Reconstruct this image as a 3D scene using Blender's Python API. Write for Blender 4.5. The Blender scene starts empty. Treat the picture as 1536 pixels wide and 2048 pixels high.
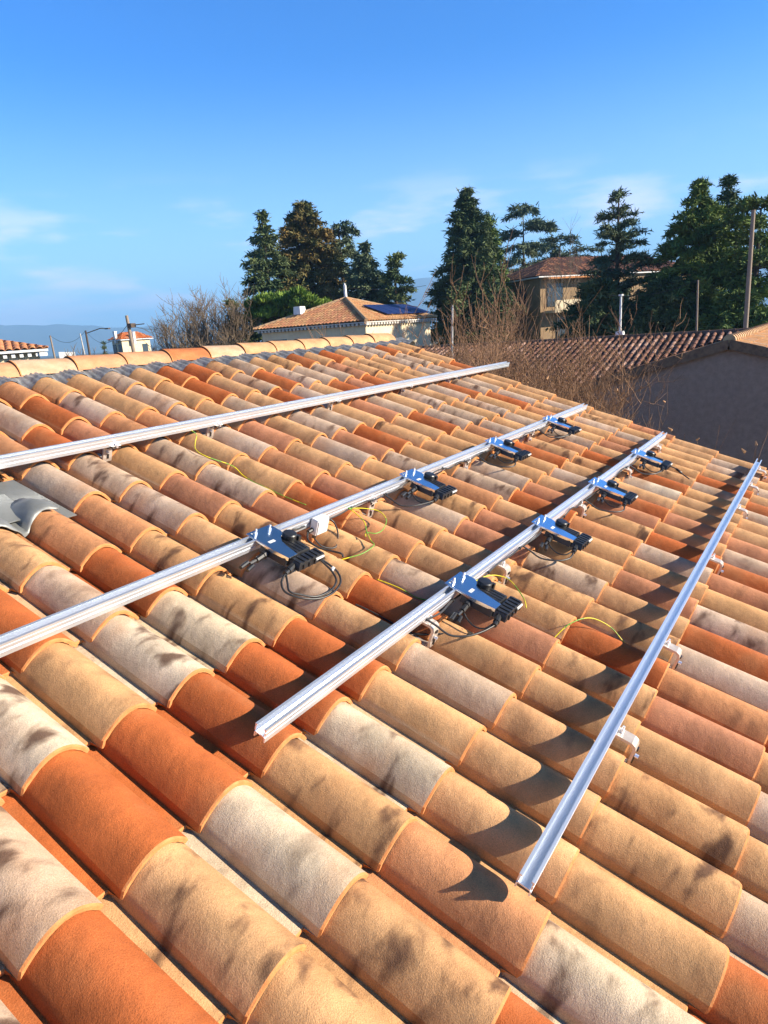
import bpy, bmesh, math, random
import numpy as np
from mathutils import Vector, Matrix
random.seed(7); RNG = np.random.default_rng(7)
C = bpy.context.scene.collection
SC = bpy.context.scene
# ------------------------------------------------------------------ camera (all the numbers of the view)
F, PITCH, ROLL, YAW, TH, HU, LU, OU, OV = 1343.2, math.radians(15.05), math.radians(-4.07), math.radians(34.56), math.radians(18.86), 6.511, 1.709, 2.697, -3.428
W = 0.22                      # tile cover width in metres; the roof grid counts in tile widths
EYE = 5.6
cp, sp, cr, sr, cy, sy = math.cos(PITCH), math.sin(PITCH), math.cos(ROLL), math.sin(ROLL), math.cos(YAW), math.sin(YAW)
FW = Vector((cy*cp, sy*cp, -sp)); r0 = Vector((sy, -cy, 0)); u0 = r0.cross(FW)
RT = cr*r0 + sr*u0; UP = -sr*r0 + cr*u0
CAM = Vector((0, 0, EYE))
cam = bpy.data.cameras.new('camera'); co = bpy.data.objects.new('camera', cam); C.objects.link(co)
co.matrix_world = Matrix(((RT.x, UP.x, -FW.x, 0), (RT.y, UP.y, -FW.y, 0), (RT.z, UP.z, -FW.z, EYE), (0, 0, 0, 1)))
cam.sensor_fit = 'HORIZONTAL'; cam.sensor_width = 36; cam.lens = 36*F/1536; cam.clip_start = 0.05; cam.clip_end = 40000
SC.camera = co
SC.render.resolution_x = 768; SC.render.resolution_y = 1024
# ------------------------------------------------------------------ light
SUN = Vector((0.60, -1.41, 0.575)).normalized()
sun = bpy.data.lights.new('sun', 'SUN'); sun.energy = 5.0; sun.angle = math.radians(0.5); sun.color = (1.0, 0.88, 0.70)
so = bpy.data.objects.new('sun', sun); C.objects.link(so)
so.rotation_euler = SUN.to_track_quat('Z', 'Y').to_euler()
wd = bpy.data.worlds.new('World'); SC.world = wd; wd.use_nodes = True
nt = wd.node_tree; nt.nodes.clear()
def N(t, ty, **k):
    n = t.nodes.new(ty)
    for a, b in k.items():
        if a.startswith('i_'):
            n.inputs[a[2:].replace('_', ' ')].default_value = b
        else: setattr(n, a, b)
    return n
sky = N(nt, 'ShaderNodeTexSky', sky_type='NISHITA', sun_disc=False, sun_elevation=math.asin(SUN.z), sun_rotation=math.atan2(SUN.x, SUN.y))
sky.altitude = 300; sky.air_density = 1.0; sky.dust_density = 0.35; sky.ozone_density = 2.6
hsv = N(nt, 'ShaderNodeHueSaturation', i_Hue=0.506, i_Saturation=1.3, i_Value=1.25)
nt.links.new(sky.outputs[0], hsv.inputs['Color'])
sm = N(nt, 'ShaderNodeMixRGB', blend_type='MULTIPLY'); sm.inputs[0].default_value = 1; sm.inputs[2].default_value = (.54, 1.30, 1.85, 1); nt.links.new(hsv.outputs[0], sm.inputs[1])
# thin clouds low over the horizon, laid out by sky direction
tc = N(nt, 'ShaderNodeTexCoord'); sx = N(nt, 'ShaderNodeSeparateXYZ'); nt.links.new(tc.outputs['Generated'], sx.inputs[0])
mp = N(nt, 'ShaderNodeMapping'); mp.inputs['Scale'].default_value = (2.6, 2.6, 13.0); mp.inputs['Location'].default_value = (0.2, 6.0, 2.0)
nt.links.new(tc.outputs['Generated'], mp.inputs[0])
cn = N(nt, 'ShaderNodeTexNoise', i_Scale=1.6, i_Detail=6.0, i_Roughness=0.52); nt.links.new(mp.outputs[0], cn.inputs['Vector'])
cr1 = N(nt, 'ShaderNodeMapRange', interpolation_type='SMOOTHSTEP'); cr1.inputs[1].default_value = .50; cr1.inputs[2].default_value = .66
nt.links.new(cn.outputs[0], cr1.inputs[0])
band = N(nt, 'ShaderNodeMapRange', interpolation_type='SMOOTHSTEP'); band.inputs[1].default_value = .22; band.inputs[2].default_value = .12; 
nt.links.new(sx.outputs[2], band.inputs[0])
ml = N(nt, 'ShaderNodeMath', operation='MULTIPLY'); nt.links.new(cr1.outputs[0], ml.inputs[0]); nt.links.new(band.outputs[0], ml.inputs[1])
ml2 = N(nt, 'ShaderNodeMath', operation='MULTIPLY'); nt.links.new(ml.outputs[0], ml2.inputs[0]); ml2.inputs[1].default_value = .55
cmix = N(nt, 'ShaderNodeMixRGB'); nt.links.new(ml2.outputs[0], cmix.inputs[0]); hzr = N(nt, 'ShaderNodeMapRange', interpolation_type='SMOOTHSTEP'); hzr.inputs[1].default_value = .34; hzr.inputs[2].default_value = -.02; hzr.inputs[4].default_value = .72; nt.links.new(sx.outputs[2], hzr.inputs[0])
hmx = N(nt, 'ShaderNodeMixRGB'); nt.links.new(hzr.outputs[0], hmx.inputs[0]); nt.links.new(sm.outputs[0], hmx.inputs[1]); hmx.inputs[2].default_value = (6.9, 9.9, 13.6, 1)
nt.links.new(hmx.outputs[0], cmix.inputs[1]); cmix.inputs[2].default_value = (13.5, 12.0, 14.6, 1)
bg = N(nt, 'ShaderNodeBackground'); bg.inputs['Strength'].default_value = 0.05
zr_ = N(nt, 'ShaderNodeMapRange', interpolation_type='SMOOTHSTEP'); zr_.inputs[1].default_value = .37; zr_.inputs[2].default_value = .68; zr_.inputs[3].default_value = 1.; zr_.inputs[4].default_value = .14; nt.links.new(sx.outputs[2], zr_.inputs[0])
zm_ = N(nt, 'ShaderNodeMixRGB', blend_type='MULTIPLY'); zm_.inputs[0].default_value = 1; nt.links.new(cmix.outputs[0], zm_.inputs[1]); nt.links.new(zr_.outputs[0], zm_.inputs[2])   # sky above the view dimmed to cut fill light and deepen shadows
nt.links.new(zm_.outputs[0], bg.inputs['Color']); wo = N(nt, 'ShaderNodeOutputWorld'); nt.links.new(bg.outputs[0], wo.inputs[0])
SC.view_settings.view_transform = 'Standard'; SC.view_settings.look = 'None'; SC.view_settings.exposure = 1.33; SC.view_settings.gamma = 1
SC.cycles.max_bounces = 6; SC.cycles.diffuse_bounces = 1; SC.cycles.volume_bounces = 0; SC.cycles.transparent_max_bounces = 8
# ------------------------------------------------------------------ helpers
def tag(o, label=None, cat=None, group=None, kind=None):
    if label: o['label'] = label
    if cat: o['category'] = cat
    if group: o['group'] = group
    if kind: o['kind'] = kind
    return o
def empty(name, loc=(0, 0, 0)):
    o = bpy.data.objects.new(name, None); o.empty_display_size = .1; C.objects.link(o); o.location = loc; return o
def link(name, me, mats, parent=None, smooth=False):
    o = bpy.data.objects.new(name, me); C.objects.link(o)
    for m in (mats if isinstance(mats, (list, tuple)) else [mats]): me.materials.append(m)
    if smooth: me.polygons.foreach_set('use_smooth', [True]*len(me.polygons))
    if parent is not None:
        o.parent = parent; o.matrix_parent_inverse = Matrix.Translation(-parent.location)
    return o
class MB:
    def __init__(s): s.v = []; s.f = []; s.m = []
    def add(s, vs, fs, mi=0):
        b = len(s.v); s.v += [tuple(v) for v in vs]; s.f += [tuple(b+i for i in f) for f in fs]; s.m += [mi]*len(fs)
    def hexa(s, p, mi=0):      # 8 points: bottom loop 4, top loop 4
        s.add(p, [(3,2,1,0),(4,5,6,7),(0,1,5,4),(1,2,6,5),(2,3,7,6),(3,0,4,7)], mi)
    def box(s, c, d, X=Vector((1,0,0)), Y=Vector((0,1,0)), Z=Vector((0,0,1)), mi=0, taper=1.0):
        c = Vector(c); p = []
        for k in (-1, 1):
            t = taper if k == 1 else 1
            for a, b in ((-1,-1),(1,-1),(1,1),(-1,1)): p.append(c + X*(a*d[0]/2*t) + Y*(b*d[1]/2*t) + Z*(k*d[2]/2))
        s.hexa(p, mi)
    def tube(s, pts, rad, n=6, mi=0, cap=True):
        pts = [Vector(p) for p in pts]; rs = rad if isinstance(rad, (list, tuple)) else [rad]*len(pts)
        b = len(s.v); prev = None
        for k, p in enumerate(pts):
            t = (pts[min(k+1, len(pts)-1)] - pts[max(k-1, 0)])
            t = t.normalized() if t.length > 1e-9 else Vector((0,0,1))
            if prev is None: a = t.cross(Vector((0,0,1)) if abs(t.z) < .9 else Vector((1,0,0))).normalized()
            else:
                a = prev - t*prev.dot(t); a = a.normalized() if a.length > 1e-6 else t.orthogonal().normalized()
            prev = a; c = t.cross(a)
            for j in range(n):
                an = 2*math.pi*j/n; s.v.append(tuple(p + a*(rs[k]*math.cos(an)) + c*(rs[k]*math.sin(an))))
        for k in range(len(pts)-1):
            for j in range(n):
                s.f.append((b+k*n+j, b+k*n+(j+1)%n, b+(k+1)*n+(j+1)%n, b+(k+1)*n+j)); s.m.append(mi)
        if cap and n > 2:
            s.f.append(tuple(b+j for j in reversed(range(n)))); s.m.append(mi)
            e = b+(len(pts)-1)*n; s.f.append(tuple(e+j for j in range(n))); s.m.append(mi)
    def prism(s, poly, off, mi=0):   # poly: list of Vector, extruded by off
        n = len(poly); off = Vector(off); vs = list(poly) + [Vector(p)+off for p in poly]
        s.add(vs, [tuple(reversed(range(n))), tuple(range(n, 2*n))] + [(i, (i+1)%n, n+(i+1)%n, n+i) for i in range(n)], mi)
    def build(s, name, mats, parent=None, smooth=False, bevel=0, auto=False):
        me = bpy.data.meshes.new(name); me.from_pydata(s.v, [], s.f); me.polygons.foreach_set('material_index', s.m); me.update()
        bm = bmesh.new(); bm.from_mesh(me); bmesh.ops.recalc_face_normals(bm, faces=bm.faces)
        if bevel: 
            bmesh.ops.remove_doubles(bm, verts=bm.verts, dist=1e-6)
            bmesh.ops.bevel(bm, geom=[e for e in bm.edges if e.calc_face_angle(0) > .5], offset=bevel, segments=2, affect='EDGES', profile=.6)
        bm.to_mesh(me); bm.free()
        o = link(name, me, mats, parent, smooth)
        if auto: me.polygons.foreach_set('use_smooth', [True]*len(me.polygons)); me.set_sharp_from_angle(angle=.6)
        return o
def smoothpath(pts, k=6):
    P = [Vector(p) for p in pts]; out = []
    for i in range(len(P)-1):
        a, b, c, d = P[max(i-1,0)], P[i], P[i+1], P[min(i+2, len(P)-1)]
        for j in range(k):
            t = j/k; out.append(.5*((2*b)+(c-a)*t+(2*a-5*b+4*c-d)*t*t+(-a+3*b-3*c+d)*t**3))
    out.append(P[-1]); return out
PU = Vector((1, 0, 0)); PV = Vector((0, -math.cos(TH), -math.sin(TH))); PN = Vector((0, -math.sin(TH), math.cos(TH)))
def R(i, j, n=0.):            # point of the roof grid: i tiles along the ridge, j rows down the slope, n above the plane (tile widths)
    return CAM + W*(PU*(i+OU) + PV*(j*LU+OV) + PN*(n-HU))
def ray(x, y): return FW*F + RT*(x-768) - UP*(y-1024)
def at(x, y, dist):           # a point seen at that pixel, dist metres away over the ground
    d = ray(x, y); return CAM + d*(dist/math.hypot(d.x, d.y))
def hitx(x, y, X): d = ray(x, y); return CAM + d*(X/d.x)
def hity(x, y, Y): d = ray(x, y); return CAM + d*(Y/d.y)
# ------------------------------------------------------------------ materials
def mat(name, col=(.5,.5,.5), rough=.6, metal=0., spec=.5):
    m = bpy.data.materials.new(name); m.use_nodes = True; b = m.node_tree.nodes['Principled BSDF']
    b.inputs['Base Color'].default_value = (*col, 1); b.inputs['Roughness'].default_value = rough; b.inputs['Metallic'].default_value = metal
    b.inputs['Specular IOR Level'].default_value = spec
    return m
def noisy(name, c1, c2, scale=4., rough=.8, metal=0., bump=0., bscale=60., detail=6., lo=.35, hi=.65, spec=.3, stretch=(1,1,1), bdist=.004):
    m = mat(name, c1, rough, metal, spec); t = m.node_tree; b = t.nodes['Principled BSDF']
    g = N(t, 'ShaderNodeTexCoord'); mp = N(t, 'ShaderNodeMapping'); mp.inputs['Scale'].default_value = stretch; t.links.new(g.outputs['Object'], mp.inputs[0])
    n = N(t, 'ShaderNodeTexNoise', i_Scale=scale, i_Detail=detail, i_Roughness=.6); t.links.new(mp.outputs[0], n.inputs['Vector'])
    r = N(t, 'ShaderNodeMapRange'); r.inputs[1].default_value = lo; r.inputs[2].default_value = hi; t.links.new(n.outputs[0], r.inputs[0])
    x = N(t, 'ShaderNodeMixRGB'); x.inputs[1].default_value = (*c1, 1); x.inputs[2].default_value = (*c2, 1)
    t.links.new(r.outputs[0], x.inputs[0]); t.links.new(x.outputs[0], b.inputs['Base Color'])
    if bump:
        n2 = N(t, 'ShaderNodeTexNoise', i_Scale=bscale, i_Detail=4.); t.links.new(mp.outputs[0], n2.inputs['Vector'])
        bp = N(t, 'ShaderNodeBump', i_Strength=bump, i_Distance=bdist); t.links.new(n2.outputs[0], bp.inputs['Height']); t.links.new(bp.outputs[0], b.inputs['Normal'])
    return m
def tile_material(name, fine=1.):
    m = mat(name, (.5,.3,.1), .85, 0, .25); t = m.node_tree; b = t.nodes['Principled BSDF']; L = t.links.new
    col = N(t, 'ShaderNodeVertexColor', layer_name='tile'); par = N(t, 'ShaderNodeVertexColor', layer_name='wear')
    sp_ = N(t, 'ShaderNodeSeparateColor'); L(par.outputs[0], sp_.inputs[0])
    g = N(t, 'ShaderNodeTexCoord'); uv = N(t, 'ShaderNodeUVMap', uv_map='tileuv')
    # soft mottling over each tile (firing and slip colour), from each tile's own place in the UVs
    n1 = N(t, 'ShaderNodeTexNoise', i_Scale=7., i_Detail=4., i_Roughness=.55); L(uv.outputs[0], n1.inputs['Vector'])
    r1 = N(t, 'ShaderNodeMapRange'); r1.inputs[1].default_value = .3; r1.inputs[2].default_value = .7; r1.inputs[3].default_value = .78; r1.inputs[4].default_value = 1.24; L(n1.outputs[0], r1.inputs[0])
    x1 = N(t, 'ShaderNodeMixRGB', blend_type='MULTIPLY'); x1.inputs[0].default_value = 1; L(col.outputs[0], x1.inputs[1]); L(r1.outputs[0], x1.inputs[2])
    # warm patches where the slip is thinner
    n4 = N(t, 'ShaderNodeTexNoise', i_Scale=4.5, i_Detail=3.); mp4 = N(t, 'ShaderNodeMapping'); mp4.inputs['Location'].default_value = (5, 9, 0); L(uv.outputs[0], mp4.inputs[0]); L(mp4.outputs[0], n4.inputs['Vector'])
    r4 = N(t, 'ShaderNodeMapRange'); r4.inputs[1].default_value = .5; r4.inputs[2].default_value = .72; r4.inputs[4].default_value = .5; L(n4.outputs[0], r4.inputs[0])
    x4 = N(t, 'ShaderNodeMixRGB'); L(r4.outputs[0], x4.inputs[0]); L(x1.outputs[0], x4.inputs[1]); x4.inputs[2].default_value = (.50, .225, .095, 1)
    # flame marks: brown-black clouds lying across the tile, only on the tiles that have them
    mp = N(t, 'ShaderNodeMapping'); mp.inputs['Scale'].default_value = (.8, 1.25, 1); mp.inputs['Rotation'].default_value = (0, 0, .5); L(uv.outputs[0], mp.inputs[0])
    n2 = N(t, 'ShaderNodeTexNoise', i_Scale=10., i_Detail=3., i_Roughness=.5, i_Distortion=.25); L(mp.outputs[0], n2.inputs['Vector'])
    r2 = N(t, 'ShaderNodeMapRange', interpolation_type='SMOOTHSTEP'); r2.inputs[1].default_value = .5; r2.inputs[2].default_value = .70; L(n2.outputs[0], r2.inputs[0])
    mm = N(t, 'ShaderNodeMath', operation='MULTIPLY'); L(r2.outputs[0], mm.inputs[0]); L(sp_.outputs[0], mm.inputs[1])
    x2 = N(t, 'ShaderNodeMixRGB'); L(mm.outputs[0], x2.inputs[0]); L(x4.outputs[0], x2.inputs[1]); x2.inputs[2].default_value = (.105, .05, .032, 1)
    # sand grain, light and dark specks
    n3 = N(t, 'ShaderNodeTexNoise', i_Scale=330., i_Detail=3., i_Roughness=.7); L(g.outputs['Object'], n3.inputs['Vector'])
    r3 = N(t, 'ShaderNodeMapRange'); r3.inputs[1].default_value = .3; r3.inputs[2].default_value = .7; r3.inputs[3].default_value = .74; r3.inputs[4].default_value = 1.22; L(n3.outputs[0], r3.inputs[0])
    x3 = N(t, 'ShaderNodeMixRGB', blend_type='MULTIPLY'); x3.inputs[0].default_value = 1; L(x2.outputs[0], x3.inputs[1]); L(r3.outputs[0], x3.inputs[2])
    v = N(t, 'ShaderNodeTexVoronoi', i_Scale=95.); L(g.outputs['Object'], v.inputs['Vector'])
    rv = N(t, 'ShaderNodeMapRange'); rv.inputs[1].default_value = .06; rv.inputs[2].default_value = .12; rv.inputs[3].default_value = .5; rv.inputs[4].default_value = 0.; L(v.outputs['Distance'], rv.inputs[0])
    n5 = N(t, 'ShaderNodeTexNoise', i_Scale=14.); L(g.outputs['Object'], n5.inputs['Vector'])
    r5 = N(t, 'ShaderNodeMapRange'); r5.inputs[1].default_value = .55; r5.inputs[2].default_value = .66; L(n5.outputs[0], r5.inputs[0])
    m5 = N(t, 'ShaderNodeMath', operation='MULTIPLY'); L(rv.outputs[0], m5.inputs[0]); L(r5.outputs[0], m5.inputs[1])
    x5 = N(t, 'ShaderNodeMixRGB'); L(m5.outputs[0], x5.inputs[0]); L(x3.outputs[0], x5.inputs[1]); x5.inputs[2].default_value = (.08, .04, .025, 1)
    L(x5.outputs[0], b.inputs['Base Color'])
    bp = N(t, 'ShaderNodeBump', i_Strength=.75*fine, i_Distance=.0022); 
    nb = N(t, 'ShaderNodeTexNoise', i_Scale=300., i_Detail=4., i_Roughness=.65); L(g.outputs['Object'], nb.inputs['Vector'])
    L(nb.outputs[0], bp.inputs['Height'])
    bp2 = N(t, 'ShaderNodeBump', i_Strength=.35*fine, i_Distance=.008); nb2 = N(t, 'ShaderNodeTexNoise', i_Scale=28., i_Detail=2.); L(g.outputs['Object'], nb2.inputs['Vector']); L(nb2.outputs[0], bp2.inputs['Height'])
    L(bp.outputs[0], bp2.inputs['Normal']); L(bp2.outputs[0], b.inputs['Normal'])
    return m
M = {}
M['tile'] = tile_material('fired_clay_tile')
M['clay'] = noisy('raw_clay_edge', (.68,.30,.11), (.58,.22,.075), 40, .85, bump=.3, bscale=250)
M['alu'] = noisy('brushed_aluminium', (.88,.92,.98), (.80,.85,.93), 6, .40, .80, stretch=(.3,20,20))
M['plate'] = noisy('steel_plate', (.86,.93,1.), (.76,.85,.96), 9, .22, 1., lo=.4, hi=.8)
M['galv'] = noisy('galvanised_hook', (.62,.54,.48), (.50,.42,.37), 30, .45, .45, bump=.1, bscale=200)
M['black'] = noisy('black_plastic', (.012,.012,.014), (.03,.03,.032), 30, .38, spec=.6)
M['rubber'] = noisy('cable_sheath', (.018,.018,.02), (.035,.035,.035), 50, .42, spec=.6)
M['earth'] = None
M['whitepl'] = noisy('white_plastic', (.80,.80,.80), (.72,.72,.73), 12, .45)
M['lead'] = noisy('pleated_lead_flashing', (.42,.43,.45), (.20,.21,.23), 26, .4, .4, bump=.3, bscale=120)
M['zinc'] = noisy('zinc_flashing', (.28,.29,.285), (.20,.21,.21), 6, .5, .35, bump=.15, bscale=40)
M['cream'] = noisy('cream_render', (.74,.62,.42), (.66,.54,.36), 3, .9, bump=.3, bscale=90)
M['greyrender'] = noisy('pale_render', (.62,.58,.52), (.55,.51,.46), 3, .9, bump=.3, bscale=90)
M['brownwall'] = noisy('brown_roughcast', (.50,.32,.24), (.40,.255,.19), 7, .95, bump=1., bscale=55, bdist=.02)
M['tan'] = noisy('ochre_render', (.36,.24,.13), (.28,.19,.11), 2, .9)
M['darkwood'] = noisy('dark_timber', (.07,.05,.04), (.12,.09,.07), 12, .85, stretch=(6,6,.6))
M['greywood'] = noisy('weathered_timber_pole', (.34,.27,.21), (.22,.17,.13), 10, .85, stretch=(8,8,.5))
M['concrete'] = noisy('concrete_pole', (.52,.50,.47), (.42,.40,.38), 8, .9)
M['glass'] = mat('window_glass', (.05,.07,.09), .08, 0, .8)
M['pv'] = mat('solar_cells', (.015,.03,.12), .5, 0, .2)
M['white'] = noisy('white_paint', (.78,.78,.76), (.70,.70,.69), 5, .6)
M['bark'] = noisy('bark', (.10,.07,.05), (.055,.04,.03), 6, .95)
M['redbark'] = noisy('redwood_bark', (.26,.12,.07), (.17,.08,.05), 6, .95)
M['twig'] = noisy('brown_twigs', (.33,.185,.105), (.17,.10,.06), 1.5, .9)
M['twig2'] = noisy('pale_twigs', (.24,.18,.12), (.13,.095,.065), 1.2, .9)
M['dryleaf'] = mat('dry_leaf', (.55,.30,.15), .8)
def earthmat():
    m = mat('green_yellow_wire', (.75,.72,.03), .4); t = m.node_tree; g = N(t, 'ShaderNodeTexCoord'); w = N(t, 'ShaderNodeTexWave', i_Scale=9.); w.bands_direction = 'Z'; t.links.new(g.outputs['Object'], w.inputs['Vector'])
    n = N(t, 'ShaderNodeTexNoise', i_Scale=11.); t.links.new(g.outputs['Object'], n.inputs['Vector'])
    r = N(t, 'ShaderNodeMapRange'); r.inputs[1].default_value = .48; r.inputs[2].default_value = .52; t.links.new(n.outputs[0], r.inputs[0])
    x = N(t, 'ShaderNodeMixRGB'); x.inputs[1].default_value = (.80,.70,.02,1); x.inputs[2].default_value = (.16,.42,.05,1); t.links.new(r.outputs[0], x.inputs[0]); t.links.new(x.outputs[0], t.nodes['Principled BSDF'].inputs['Base Color'])
    return m
M['earth'] = earthmat()
# ------------------------------------------------------------------ ground, hills, haze
def terrain():
    n = 90; vs = []; fs = []; 
    rr = [3*(1.09**k) for k in range(n)]; m = 72
    rr = [r for r in rr if r < 5300]; 
    vs.append((0,0,0))
    for r in rr:
        for a in range(m):
            an = 2*math.pi*a/m; vs.append((r*math.cos(an), r*math.sin(an), 0.25*math.sin(r*.13+an*3)*min(1, max(0, (r-25)/60))))
    for a in range(m): fs.append((0, 1+a, 1+(a+1)%m))
    for k in range(len(rr)-1):
        for a in range(m): fs.append((1+k*m+a, 1+(k+1)*m+a, 1+(k+1)*m+(a+1)%m, 1+k*m+(a+1)%m))
    me = bpy.data.meshes.new('ground'); me.from_pydata(vs, [], fs)
    g = noisy('ground_soil_grass', (.06,.075,.03), (.13,.10,.06), .35, .95, bump=.4, bscale=8)
    o = link('ground', me, g, smooth=True); tag(o, kind='structure')
terrain()
def hills():
    mb = MB(); steps = 160; a0, a1 = math.radians(-25), math.radians(110)
    rows = [(3600, 0.), (4500, 1.), (5200, .6)]
    # skyline height in degrees of elevation, by azimuth
    def el(a):
        d = math.degrees(a)
        e = float(np.interp(d, [-25, 10, 30, 34, 38, 45, 54, 64, 80, 110], [2.4, 3.6, 3.9, 3.6, 2.3, 1.6, 1.75, 2.6, 2.4, 2.])) + .06*math.sin(d*.9) + .05*math.sin(d*2.7+1) + .02*math.sin(d*7)
        return max(.6, e)
    vs = []; fs = []
    for i in range(steps+1):
        a = a0+(a1-a0)*i/steps
        for (r, k) in rows:
            vs.append((r*math.cos(a), r*math.sin(a), (-2 if k == 0 else 4500*math.tan(math.radians(el(a)))*k)))
    for i in range(steps):
        for k in range(2): fs.append((i*3+k, (i+1)*3+k, (i+1)*3+k+1, i*3+k+1))
    me = bpy.data.meshes.new('hills'); me.from_pydata(vs, [], fs)
    o = link('hills', me, noisy('wooded_hills', (.09,.12,.13), (.14,.17,.17), .004, .95), smooth=True); tag(o, kind='structure')  # pale bluish forest colour carries part of the distance haze
hills()
hz = MB(); hz.box((0, 0, 161.5), (11400, 11400, 327)); 
hm = bpy.data.materials.new('air_haze'); hm.use_nodes = True; t = hm.node_tree; t.nodes.clear()
pv = N(t, 'ShaderNodeVolumePrincipled'); pv.inputs['Color'].default_value = (.30,.60,1.,1); pv.inputs['Density'].default_value = .00036; pv.inputs['Anisotropy'].default_value = 0.
mo = N(t, 'ShaderNodeOutputMaterial'); t.links.new(pv.outputs[0], mo.inputs['Volume'])
ho = hz.build('haze', hm); tag(ho, kind='stuff')
# ------------------------------------------------------------------ the roof we stand on
PAL = dict(O=(.50,.135,.038), B=(.57,.245,.125), D=(.62,.28,.125), T=(.66,.365,.168), G=(.57,.405,.285), W=(.66,.52,.37), R=(.20,.10,.075), P=(.42,.26,.20))
ROWS = {-7: (6, 'DDtTgTOOtGTtOTOTGgOTt'), -6: (5, 'DGOgTGTOTgOgGgbttTggtT'), -5: (4, 'TDOBDDgTGTOGTObOTTtGgDO'), -4: (4, 'GGgTgTGBTgGTBGTgTGOgGTT'),
 -3: (3, 'tdDgBgTDTGBOtTOggTgTOGTT'), -2: (2, 'OGOtTtBOBTTgTTTTDGTGTDtGT'), -1: (1, 'wTwwtgttDtGtDgGTTOtDGTTGtT'), 0: (0, 'gOOOOOTOgTTBBTOBTGTtOTBDGTb'),
 1: (0, 'OtWtwTGTBTtgTTDtBOTWOtTTTTT'), 2: (1, 'ttDTTTTtOtTBTGOTBTTTGOTgGT'), 3: (2, 'OwTttTBDGOgTBOGBTTGOTGTBT'), 4: (3, 'gOGTGTOTgTGBTOTgTTBGTOTG')}
def code(i, j):
    if j in ROWS and ROWS[j][0] <= i < ROWS[j][0]+len(ROWS[j][1]): return ROWS[j][1][i-ROWS[j][0]]
    return random.Random(i*131+j*977+5).choice('TTtTGgGODBTtgOBw')
BC, TK = -.445, .052
def barrel(x): return .275*(1-(x/.405)**2)
def section(i_off=0):
    """outer profile of one tile in tile widths, u measured from the barrel's free right foot"""
    pr = [(-1.18,-.04), (-1.13,-.085), (-1.06,-.10), (-.96,-.105), (-.885,-.108), (-.866,-.108)]
    n = 20
    for k in range(n+1):
        x = -.405+.405*2*k/n; pr.append((BC+x, barrel(x)))
    return pr
SEC = section(); NA = len(SEC)
def tiles(skip):
    V = []; Fc = []; MI = []; COL = []; WEAR = []; UVS = []
    stat = [-.13, .03, .5, .94, .985, 1.0]      # along the tile, in rows (0 = upper lap line, 1 = lip)
    for j in range(-7, 8):
        for i in range(-9, 27):
            if (i, j) in skip: continue
            rd = random.Random(i*7919+j*104729)
            c = code(i, j); base = PAL[c.upper()]; sm = (0.9 if c.islower() else (.12 if rd.random() < .6 else 0.35))
            if c in 'oO': sm *= .35
            h = rd.uniform(.90, 1.1); tint = rd.uniform(-.05, .05)
            col = (min(1, base[0]*h*(1+tint*.4)), base[1]*h, base[2]*h*(1-tint))
            du, dn, rot = rd.uniform(-.018,.018), rd.uniform(-.008,.012), rd.uniform(-.016,.016)
            dv = rd.uniform(-.022, .022)
            ox, oy = rd.uniform(0, 40), rd.uniform(0, 40)
            b0 = len(V); rows = []
            st = list(stat)
            if j == -7: st = [.22, .3, .5, .94, .985, 1.0]
            for s in st:
                lift = -.062*(1-s) + dn; sc = .945+.055*s
                edge = .012 if s == 1.0 else 0
                for side in (0, 1):
                    for k, (u, n) in enumerate(SEC):
                        if k > 5: uu = BC+(u-BC)*sc; nn = (n+.05)*sc-.05
                        else: uu, nn = u, n
                        # inward normal
                        a0 = SEC[max(k-1, 0)]; a1 = SEC[min(k+1, NA-1)]; tx, ty = a1[0]-a0[0], a1[1]-a0[1]; l = math.hypot(tx, ty); nx, ny = ty/l, -tx/l
                        off = (edge if side == 0 else TK)
                        if k == NA-1 and side == 1: pass
                        uu += nx*off; nn += ny*off
                        if s == 1.0: uu += rd.uniform(-.004,.004); nn += rd.uniform(-.004,.004)
                        s_ = s if k > 4 else (s-.105*max(0, (s-.5)/.5)**2)     # the pan stops short of the barrel's lip
                        V.append(tuple(R(i+uu+du+rot*(s-.5), (j-1)+s_+dv*(s > .4), nn+lift)))
                        UVS.append((ox+uu*W*1.0, oy+s*LU*W))
            ns = len(st); S = 2*NA
            for a in range(ns-1):
                for k in range(NA-1):
                    p = b0+a*S+k; Fc.append((p, p+S, p+S+1, p+1)); MI.append(0 if a < ns-2 else 1)
                    q = p+NA
                    Fc.append((q, q+1, q+S+1, q+S)); MI.append(1)
                for k, e in ((0, 0), (NA-1, 1)):       # long side edges
                    p = b0+a*S+k; q = p+NA
                    Fc.append((p, q, q+S, p+S) if e == 0 else (p, p+S, q+S, q)); MI.append(1 if e else 0)
            p = b0+(ns-1)*S
            for k in range(NA-1): Fc.append((p+k, p+NA+k, p+NA+k+1, p+k+1)); MI.append(1)
            nv = len(V)-b0
            # a tile now and then has a paler or warmer pan than its barrel
            pc = col
            if rd.random() < .25: pc = tuple(np.array(col)*.5+np.array(PAL['T' if rd.random() < .5 else 'W'])*.5)
            for q in range(nv):
                k = q % NA; COL.append((*(pc if k < 7 else col), 1)); WEAR.append((sm, rd.random() if q == 0 else 0, 0, 1))
    me = bpy.data.meshes.new('roof_tiles'); me.from_pydata(V, [], Fc)
    me.polygons.foreach_set('material_index', MI)
    for nm, dat in (('tile', COL), ('wear', WEAR)):
        a = me.color_attributes.new(nm, 'FLOAT_COLOR', 'POINT'); a.data.foreach_set('color', np.array(dat, dtype=np.float32).ravel())
    uv = me.uv_layers.new(name='tileuv'); li = np.zeros(len(me.loops), dtype=np.int32); me.loops.foreach_get('vertex_index', li)
    uv.data.foreach_set('uv', np.array(UVS, dtype=np.float32)[li].ravel())
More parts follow.
